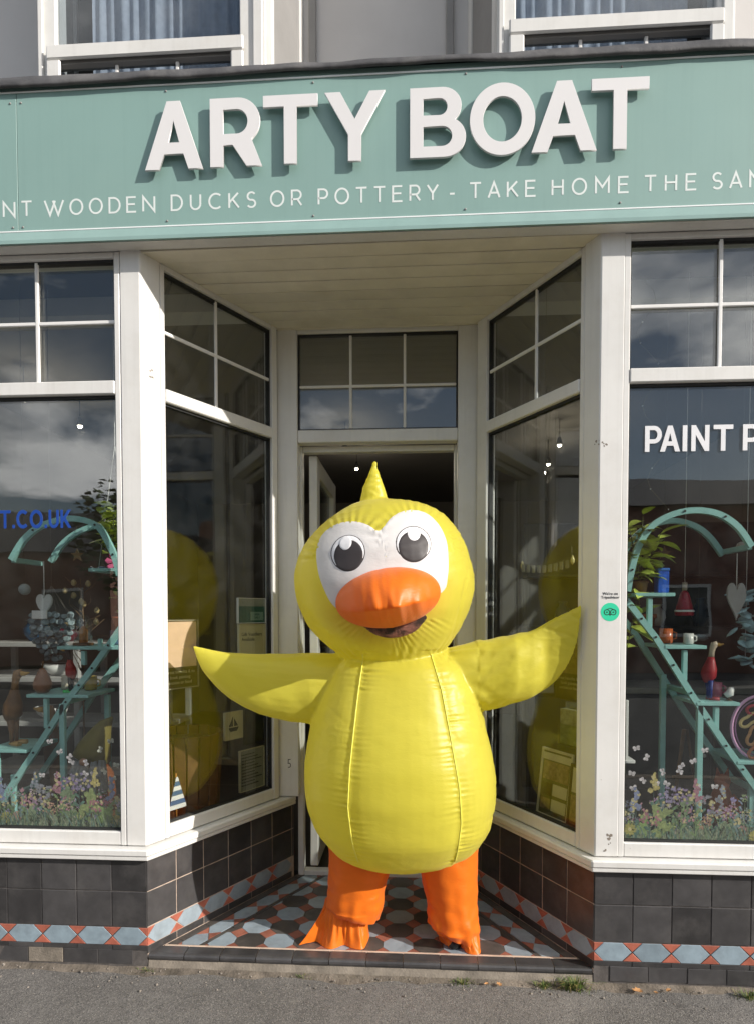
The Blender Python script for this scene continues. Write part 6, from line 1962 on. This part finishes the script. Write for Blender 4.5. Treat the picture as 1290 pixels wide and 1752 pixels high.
def flower(win, kind, x, z, s_, rgb, rgb2=(186, 172, 128)):
    mb = MB(); y = nexty()
    rn = random.Random(int(x * 1000) * 7 + int(z * 1000))
    def blade(x0, z0, x1, z1, w):
        d = Vector((x1 - x0, z1 - z0)); p_ = Vector((-d.y, d.x)).normalized() * w
        mb.poly([(x0 - p_.x, y + .00003, z0 - p_.y), (x0 + p_.x, y + .00003, z0 + p_.y), (x1, y + .00003, z1)], 2)
    base = .549
    blade(x + rn.uniform(-.01, .01), base, x, z, .0028)
    if kind == 'daisy':
        n = 11; s_ *= .8
        for k in range(n): petal(mb, x, z, 2 * math.pi * k / n + rn.random() * .2, s_, s_ * .22, y - .00001 * (k % 2))
        mb.poly([(x + s_ * .28 * math.cos(t), y - .00003, z + s_ * .28 * math.sin(t)) for t in [2 * math.pi * k / 10 for k in range(10)]], 1)
    elif kind == 'spike':
        for k in range(22):
            f = k / 21; r_ = s_ * .34 * (1 - f * .75)
            xx, zz = x + rn.uniform(-r_, r_), z + s_ * 1.3 * (f - .3)
            q = s_ * .13 * (1.2 - f * .5)
            mb.poly([(xx + q * math.cos(t), y - .000002 * k, zz + q * math.sin(t)) for t in [2 * math.pi * j / 7 + rn.random() for j in range(7)]], 0 if rn.random() < .75 else 1)
    elif kind == 'globe':
        for k in range(34):
            a, r_ = rn.uniform(0, 6.28), s_ * math.sqrt(rn.random())
            q = s_ * rn.uniform(.12, .2)
            xx, zz = x + r_ * math.cos(a), z + r_ * .8 * math.sin(a)
            mb.poly([(xx + q * math.cos(t) * (1 if j % 2 else .5), y - .000002 * k, zz + q * math.sin(t) * (1 if j % 2 else .5)) for j, t in enumerate([2 * math.pi * j / 10 for j in range(10)])], 0 if rn.random() < .7 else 1)
    elif kind == 'leafy':
        for k in range(13):
            a = R(90) + rn.uniform(-1.2, 1.2); f = rn.random()
            petal(mb, x + rn.uniform(-.2, .2) * s_, base + (z - base) * f, a, s_ * rn.uniform(.5, .9), s_ * rn.uniform(.14, .22), y - .000002 * k)
    for k in range(4):
        f = rn.uniform(.05, .7); a = rn.uniform(.3, 1.2) * rn.choice((-1, 1))
        xx, zz = x, base + (z - base) * f
        petal(mb, xx, zz, R(90) + a, .03, .006, y + .00002)
        mb.bm.faces.ensure_lookup_table(); mb.bm.faces[-1].material_index = 2
    mb.build('flower_sticker', [sticker_col(rgb), sticker_col(rgb2), sticker_col(rn.choice(((96, 122, 90), (120, 140, 96), (84, 116, 104))))], win, fix=False)


FLOW = [('daisy', .03, .585, .026, (190, 176, 70)), ('spike', .055, .70, .055, (128, 140, 190)), ('globe', .115, .655, .036, (190, 96, 120)), ('leafy', .16, .69, .05, (150, 168, 84)),
        ('globe', .205, .745, .040, (156, 136, 186)), ('globe', .245, .735, .034, (142, 112, 168)), ('spike', .305, .735, .05, (196, 116, 140)), ('leafy', .085, .62, .04, (140, 176, 80)),
        ('globe', .275, .645, .030, (206, 132, 150)), ('globe', .345, .63, .026, (204, 140, 110)), ('globe', .37, .70, .042, (140, 136, 150)), ('globe', .405, .67, .034, (180, 130, 170)),
        ('globe', .455, .67, .028, (200, 120, 150)), ('leafy', .43, .62, .04, (140, 160, 110)), ('spike', .13, .765, .045, (216, 190, 90)), ('daisy', .20, .60, .022, (170, 190, 90)),
        ('leafy', .33, .59, .03, (150, 160, 120)), ('spike', .475, .62, .05, (120, 150, 150)), ('daisy', .235, .57, .02, (220, 200, 180)), ('leafy', .38, .575, .03, (170, 176, 120)), ('globe', .015, .66, .03, (150, 170, 160)), ('daisy', .50, .585, .024, (210, 150, 140)),
        ('leafy', .26, .69, .045, (120, 146, 96)), ('spike', .415, .745, .04, (150, 156, 176))]
for win, xa_, sg in ((win_fr, .862, 1), (win_fl, -1.262, -1)):
    for kind, dx_, z, s_, c_ in FLOW:
        for rep in (0, 1):
            flower(win, kind, xa_ + sg * (dx_ * .96 + .50 * rep), z + random.uniform(-.012, .012) - .005, s_ * 1.3, tuple(int(q * .62 + 46) for q in c_))
    rn = random.Random(31 + sg)
    for k in range(90):
        f = rn.random(); z = .565 + .17 * rn.random() * (1 - .5 * abs(f - .45)) 
        c_ = rn.choice(((150, 136, 178), (172, 132, 168), (186, 140, 152), (140, 150, 176), (190, 176, 130), (150, 166, 120), (128, 150, 124), (178, 156, 170), (200, 186, 176)))
        flower(win, rn.choice(('globe', 'globe', 'spike', 'leafy', 'leafy')), xa_ + sg * (.01 + .95 * f), z, rn.uniform(.014, .026), c_, rn.choice(((190, 160, 190), (200, 190, 150), (170, 176, 190))))
    # thin grass printed between the flowers
    mb = MB(); y = .0420
    rn = random.Random(11)
    for k in range(420):
        x = xa_ + sg * rn.uniform(0, .95); l = rn.uniform(.02, .085); a = rn.gauss(0, .3); w = rn.uniform(.0012, .003)
        mb.poly([(x - w, y + k * 1e-7, .548), (x + w, y + k * 1e-7, .548), (x + l * math.sin(a) * .6 + w * .7, y + k * 1e-7, .548 + l * .6), (x + l * math.sin(a) * 1.2, y + k * 1e-7, .548 + l)], rn.randrange(4))
    o_ = mb.build('grass_sticker', [sticker_col(c_) for c_ in ((92, 112, 92), (128, 140, 112), (104, 130, 122), (150, 152, 130))], win, fix=False)
    o_['kind'] = 'stuff'
    # white butterflies
    bf = [(.055, .92, .5), (.035, .815, 0), (.085, .795, 2.6), (.045, .755, .6), (.165, .83, 2.2), (.135, .775, .2), (.175, .775, -.3), (.24, .85, 1.0), (.232, .835, 2.9), (.285, .87, .7), (.30, .765, .3), (.37, .765, .2), (.10, .885, 1.4), (.33, .915, .4)]
    for bx_, bz_, ba in bf:
        mb = MB(); y = nexty(); X, Z = xa_ + sg * bx_, bz_
        for a, l in ((.55, .019), (-.30, .013), (2.1, .019), (2.95, .013)):
            petal(mb, X, Z, a + ba, l, l * .36, y - .00002 * (l < .02))
        mb.build('butterfly_sticker', sticker_col((214, 204, 208) if sg > 0 or bx_ > .1 else (210, 206, 190)), win, fix=False)

# ---------------------------------------------------------------- round sticker on the right post
ms = empty('round_sticker', (.787, -.001, 1.487), 'round mint green sticker with an owl emblem on the right corner post', 'sticker')
mint = mat('mint_print', lin(52, 206, 160), 0.4, 0.03, 10)
ink = mat('black_print', (0.012, 0.012, 0.012, 1), 0.5, 0.05, 10)
def disc(name, cx, cz, r, y, m, parent, r_in=0, n=36, a0=0, a1=360):
    mb = MB(); full = abs(a1 - a0) >= 360
    k_ = n if full else n + 1
    ts = [R(a0 + (a1 - a0) * k / n) for k in range(k_)]
    o_ = [mb.bm.verts.new((cx + r * math.cos(t), y, cz + r * math.sin(t))) for t in ts]
    if r_in:
        i_ = [mb.bm.verts.new((cx + r_in * math.cos(t), y, cz + r_in * math.sin(t))) for t in ts]
        for k in range(n): mb.bm.faces.new((o_[k], o_[(k + 1) % k_], i_[(k + 1) % k_], i_[k]))
    else: mb.bm.faces.new(o_)
    r_ = bmesh.ops.extrude_face_region(mb.bm, geom=mb.bm.faces[:])
    bmesh.ops.translate(mb.bm, verts=[v for v in r_['geom'] if isinstance(v, bmesh.types.BMVert)], vec=(0, .0003, 0))
    return mb.build(name, m, parent)
sx_, sz_ = .787, 1.487
disc('disc', sx_, sz_, .037, -.0006, mint, ms)
for d_ in (-.0125, .0125):
    disc('owl_eye', sx_ + d_, sz_ - .001, .0122, -.0010, ink, ms, .0090)
    disc('owl_pupil', sx_ + d_, sz_ - .001, .0032, -.0010, ink, ms)
disc('owl_brow', sx_, sz_ - .006, .0215, -.0014, ink, ms, .0192, 20, 42, 138)
mb = MB(); mb.hexa([(sx_ - .004, -.0010, sz_ - .008), (sx_ + .004, -.0010, sz_ - .008), (sx_ + .004, -.0007, sz_ - .008), (sx_ - .004, -.0007, sz_ - .008), (sx_ - .0008, -.0010, sz_ - .016), (sx_ + .0008, -.0010, sz_ - .016), (sx_ + .0008, -.0007, sz_ - .016), (sx_ - .0008, -.0007, sz_ - .016)]); mb.build('owl_beak', ink, ms)
text('sticker_text', "We're on\nTripadvisor", .0155, Matrix.Translation((sx_, -.0007, 1.556)), ink, ms, align='CENTER', spacing=.95)

# marks left on the painted posts
scuff = mat('paint_scuff', (0.20, 0.17, 0.14, 1), 0.9, 0.5, 60)
def scuffs(W, t, z, w, h, o, seed, n=7):
    rn = random.Random(seed); mb = MB()
    for k in range(n):
        cx, cz, r = rn.uniform(-w, w), rn.uniform(-h, h), rn.uniform(.15, .45) * min(w, h) * 1.2
        mb.poly([(cx + r * rn.uniform(.5, 1.2) * math.cos(q), -.0004 - k * .00003, cz + r * rn.uniform(.5, 1.2) * math.sin(q)) for q in [2 * math.pi * j / 9 for j in range(9)]])
    link_mesh('paint_scuff', mb.mesh('paint_scuff', scuff, fix=False), shop, W.M(t, z, o))
scuffs(SL, .055, 2.49, .012, .024, 0, 1); scuffs(SR, .012, 2.165, .012, .010, 0, 2, 5); scuffs(FR, .026, 2.160, .016, .010, 0, 3, 6)
scuffs(FR, .052, .545, .016, .038, 0, 4, 8); scuffs(FR, .022, .80, .003, .008, 0, 5, 2); scuffs(FR, .14, .521, .006, .003, -.004, 6, 2)
# black figure on the left door post
t5 = [(.011, .04), (-.009, .04), (-.011, .004), (.004, .006), (.010, -.008), (.008, -.026), (-.004, -.034), (-.012, -.028)]
mb = MB(); ribbon(mb, t5, .0065, 0)
r_ = bmesh.ops.extrude_face_region(mb.bm, geom=mb.bm.faces[:]); bmesh.ops.translate(mb.bm, verts=[v for v in r_['geom'] if isinstance(v, bmesh.types.BMVert)], vec=(0, .0004, 0))
link_mesh('house_number', mb.mesh('house_number', ink), shop, Matrix.Translation((-.672, YB - .0008, .665)) @ Matrix.Diagonal((.62, 1, .6, 1)))

# ---------------------------------------------------------------- weeds and leaves at the foot of the wall
gm = mat('weed_green', lin(84, 104, 44), 0.6, 0.4, 60)
gm2 = mat('weed_straw', lin(150, 136, 84), 0.7, 0.3, 60)
def tuft(x, y, n, L_, spread, label, seed):
    rn = random.Random(seed); mb = MB()
    for k in range(n):
        a = rn.uniform(0, 6.28); r0 = abs(rn.gauss(0, spread)); l = L_ * rn.uniform(.4, 1.1); ln = rn.uniform(.2, 1.0)
        p0 = Vector((x + r0 * math.cos(a) * 1.6, y + r0 * math.sin(a) * .6, ZG - .002)); d = Vector((math.cos(a), math.sin(a), 0)); sd = Vector((-d.y, d.x, 0)) * rn.uniform(.0009, .0018)
        p1 = p0 + d * l * ln * .35 + Vector((0, 0, l * .6)); p2 = p0 + d * l * ln + Vector((0, 0, l * (1 - ln * .45)))
        mi = 0 if rn.random() < .8 else 1
        v = [mb.bm.verts.new(q) for q in (p0 - sd, p0 + sd, p1 + sd * .8, p1 - sd * .8, p2)]
        f1 = mb.bm.faces.new((v[0], v[1], v[2], v[3])); f2 = mb.bm.faces.new((v[3], v[2], v[4])); f1.material_index = f2.material_index = mi
    o_ = mb.build_at('grass_tuft', [gm, gm2], (0, 0, 0))
    tag(o_, label, 'weed', 'weeds at the foot of the wall')
tuft(.655, -.030, 210, .062, .022, 'largest tuft of green grass growing by the right corner of the doorstep', 1)
tuft(.53, -.028, 80, .035, .016, 'low patch of weed just left of the largest grass tuft', 2)
tuft(.20, -.026, 90, .030, .020, 'straggly weed under the doorstep below the right orange foot', 3)
tuft(-.464, -.02, 26, .02, .014, 'tiny weed sprig under the middle of the doorstep', 4)
tuft(-1.13, -.018, 50, .024, .014, 'small weed at the left corner of the doorstep', 5)
tuft(1.33, -.05, 90, .040, .020, 'weed at the wall foot at the right edge', 6)
lm1 = mat('dead_leaf', lin(176, 130, 84), 0.7, 0.35, 50, jitter=.2)
rn = random.Random(9)
for k, (x, y, s_, lab) in enumerate(((.905, -.050, .042, 'largest dry tan leaf lying below the right tiled wall'), (1.02, -.040, .026, 'small curled dry leaf right of the largest leaf'), (.352, -.042, .028, 'pale dry leaf on the tarmac between the weeds'), (.30, -.036, .02, 'small dry leaf touching the weed under the doorstep'), (.97, -.058, .018, 'tiny dry leaf beside the largest leaf'))):
    mb = MB(); n = 9
    ring = []
    for j in range(n * 2):
        t = 2 * math.pi * j / (n * 2); r_ = s_ * .55 * (1 if j % 2 else .62) * (1 + .35 * math.cos(t))
        ring.append(mb.bm.verts.new((r_ * math.cos(t), r_ * .7 * math.sin(t), .010 + .25 * abs(r_ * math.sin(t * 1.5)) + rn.uniform(0, .003))))
    c_ = mb.bm.verts.new((0, 0, .008))
    for j in range(n * 2): mb.bm.faces.new((c_, ring[j], ring[(j + 1) % (n * 2)])).smooth = True
    o_ = link_mesh('dry_leaf', mb.mesh('dry_leaf', lm1, fix=False), None, Matrix.Translation((x, y, ZG + .003)) @ Matrix.Rotation(rn.uniform(0, 6), 4, 'Z'))
    tag(o_, lab, 'leaf', 'dry leaves by the wall')

# ---------------------------------------------------------------- the other side of the street, seen only mirrored in the panes
bk = mat('far_brick', (0.20, 0.10, 0.075, 1), 0.9, 0.25, 3)
rf = mat('far_slate', (0.055, 0.055, 0.06, 1), 0.7, 0.25, 3)
wf = mat('far_frame', (0.6, 0.6, 0.58, 1), 0.5, 0.05, 3)
wg = mat('far_glass', (0.02, 0.025, 0.03, 1), 0.08, 0.1, 3)
def house(x0, x1, y1, he, hr, label):
    h_ = empty('terraced_house', ((x0 + x1) / 2, y1 - 3, -.05), label, 'house', 'houses across the street')
    y0 = y1 - 7
    mb = MB(); mb.box(x0, x1, y0, y1, -.05, he); mb.build('wall', bk, h_)
    mb = MB(); ym = (y0 + y1) / 2
    pr = [(y0 - .2, he + .002), (ym, hr), (y1 + .25, he + .002)]
    a = [mb.bm.verts.new((x0 - .1, y_, z_)) for y_, z_ in pr]; b_ = [mb.bm.verts.new((x1 + .1, y_, z_)) for y_, z_ in pr]
    mb.bm.faces.new(a); mb.bm.faces.new(b_[::-1])
    for k in range(3): mb.bm.faces.new((a[k], b_[k], b_[(k + 1) % 3], a[(k + 1) % 3]))
    r_ = mb.build('roof', rf, h_)
    mb = MB(); mb.box(x0 + .4, x0 + 1.1, ym - .4, ym + .4, hr - .6, hr + .7, .02); mb.build('chimney', bk, r_)
    n = max(1, int((x1 - x0) / 2.4))
    for k in range(n):
        cx = x0 + (x1 - x0) * (k + .5) / n
        for z0, z1 in ((.9, 2.2), (3.0, 4.1)):
            if z1 > he - .2: continue
            mb = MB(); mb.box(cx - .62, cx + .62, y1 + .001, y1 + .05, z0, z1, .01); w_ = mb.build('window', wf, h_)
            mb = MB(); mb.box(cx - .54, cx + .54, y1 + .0505, y1 + .056, z0 + .08, z1 - .08); mb.build('pane', wg, w_)
house(-17, -8.6, -14.5, 3.2, 4.9, 'low brick house across the street on the left, mirrored in the left window')
house(3.2, 13.0, -13.6, 4.2, 5.6, 'brick house across the street on the right, mirrored in the right window')
house(-3.6, 2.2, -15, 2.8, 4.0, 'low brick house straight across the street, mirrored in the fanlight')
tr = empty('street_tree', (-6.4, -12.2, -.05), 'round leafy tree across the street, mirrored in the left window', 'tree')
mb = MB(); mb.tube([(-6.4, -12.2, -.06), (-6.38, -12.2, 1.0), (-6.42, -12.2, 2.0), (-6.3, -12.3, 3.2)], [.2, .16, .13, .06], 10)
for a in range(6):
    mb.tube([(-6.41, -12.2, 1.8 + a * .1), (-6.41 + .7 * math.cos(a), -12.2 + .7 * math.sin(a), 2.7 + a * .1), (-6.41 + 1.2 * math.cos(a), -12.2 + 1.2 * math.sin(a), 3.4)], [.07, .045, .02], 6)
mb.build('trunk', M['dark_wood'], tr)
mb = MB(); rn = random.Random(2)
for k in range(2600):
    v = Vector((rn.gauss(0, 1), rn.gauss(0, 1), rn.gauss(0, 1))).normalized() * (rn.random() ** .4)
    if nz(v.x, v.y, v.z, 2.2) < -.22: continue
    p_ = Vector((-6.4 + v.x * 1.9, -12.2 + v.y * 1.9, 3.3 + v.z * 1.55)); q = Matrix.Rotation(rn.uniform(0, 6), 4, 'Z') @ Matrix.Rotation(rn.uniform(-1, 1), 4, 'X')
    s_ = rn.uniform(.08, .16)
    mb.poly([p_ + q @ Vector(w_) for w_ in ((-s_, 0, 0), (0, -s_ * .6, .02), (s_, 0, 0), (0, s_ * .6, .02))])
mb.build('crown', mat('tree_leaf', (0.06, 0.09, 0.03, 1), .6, .4, 3), tr)
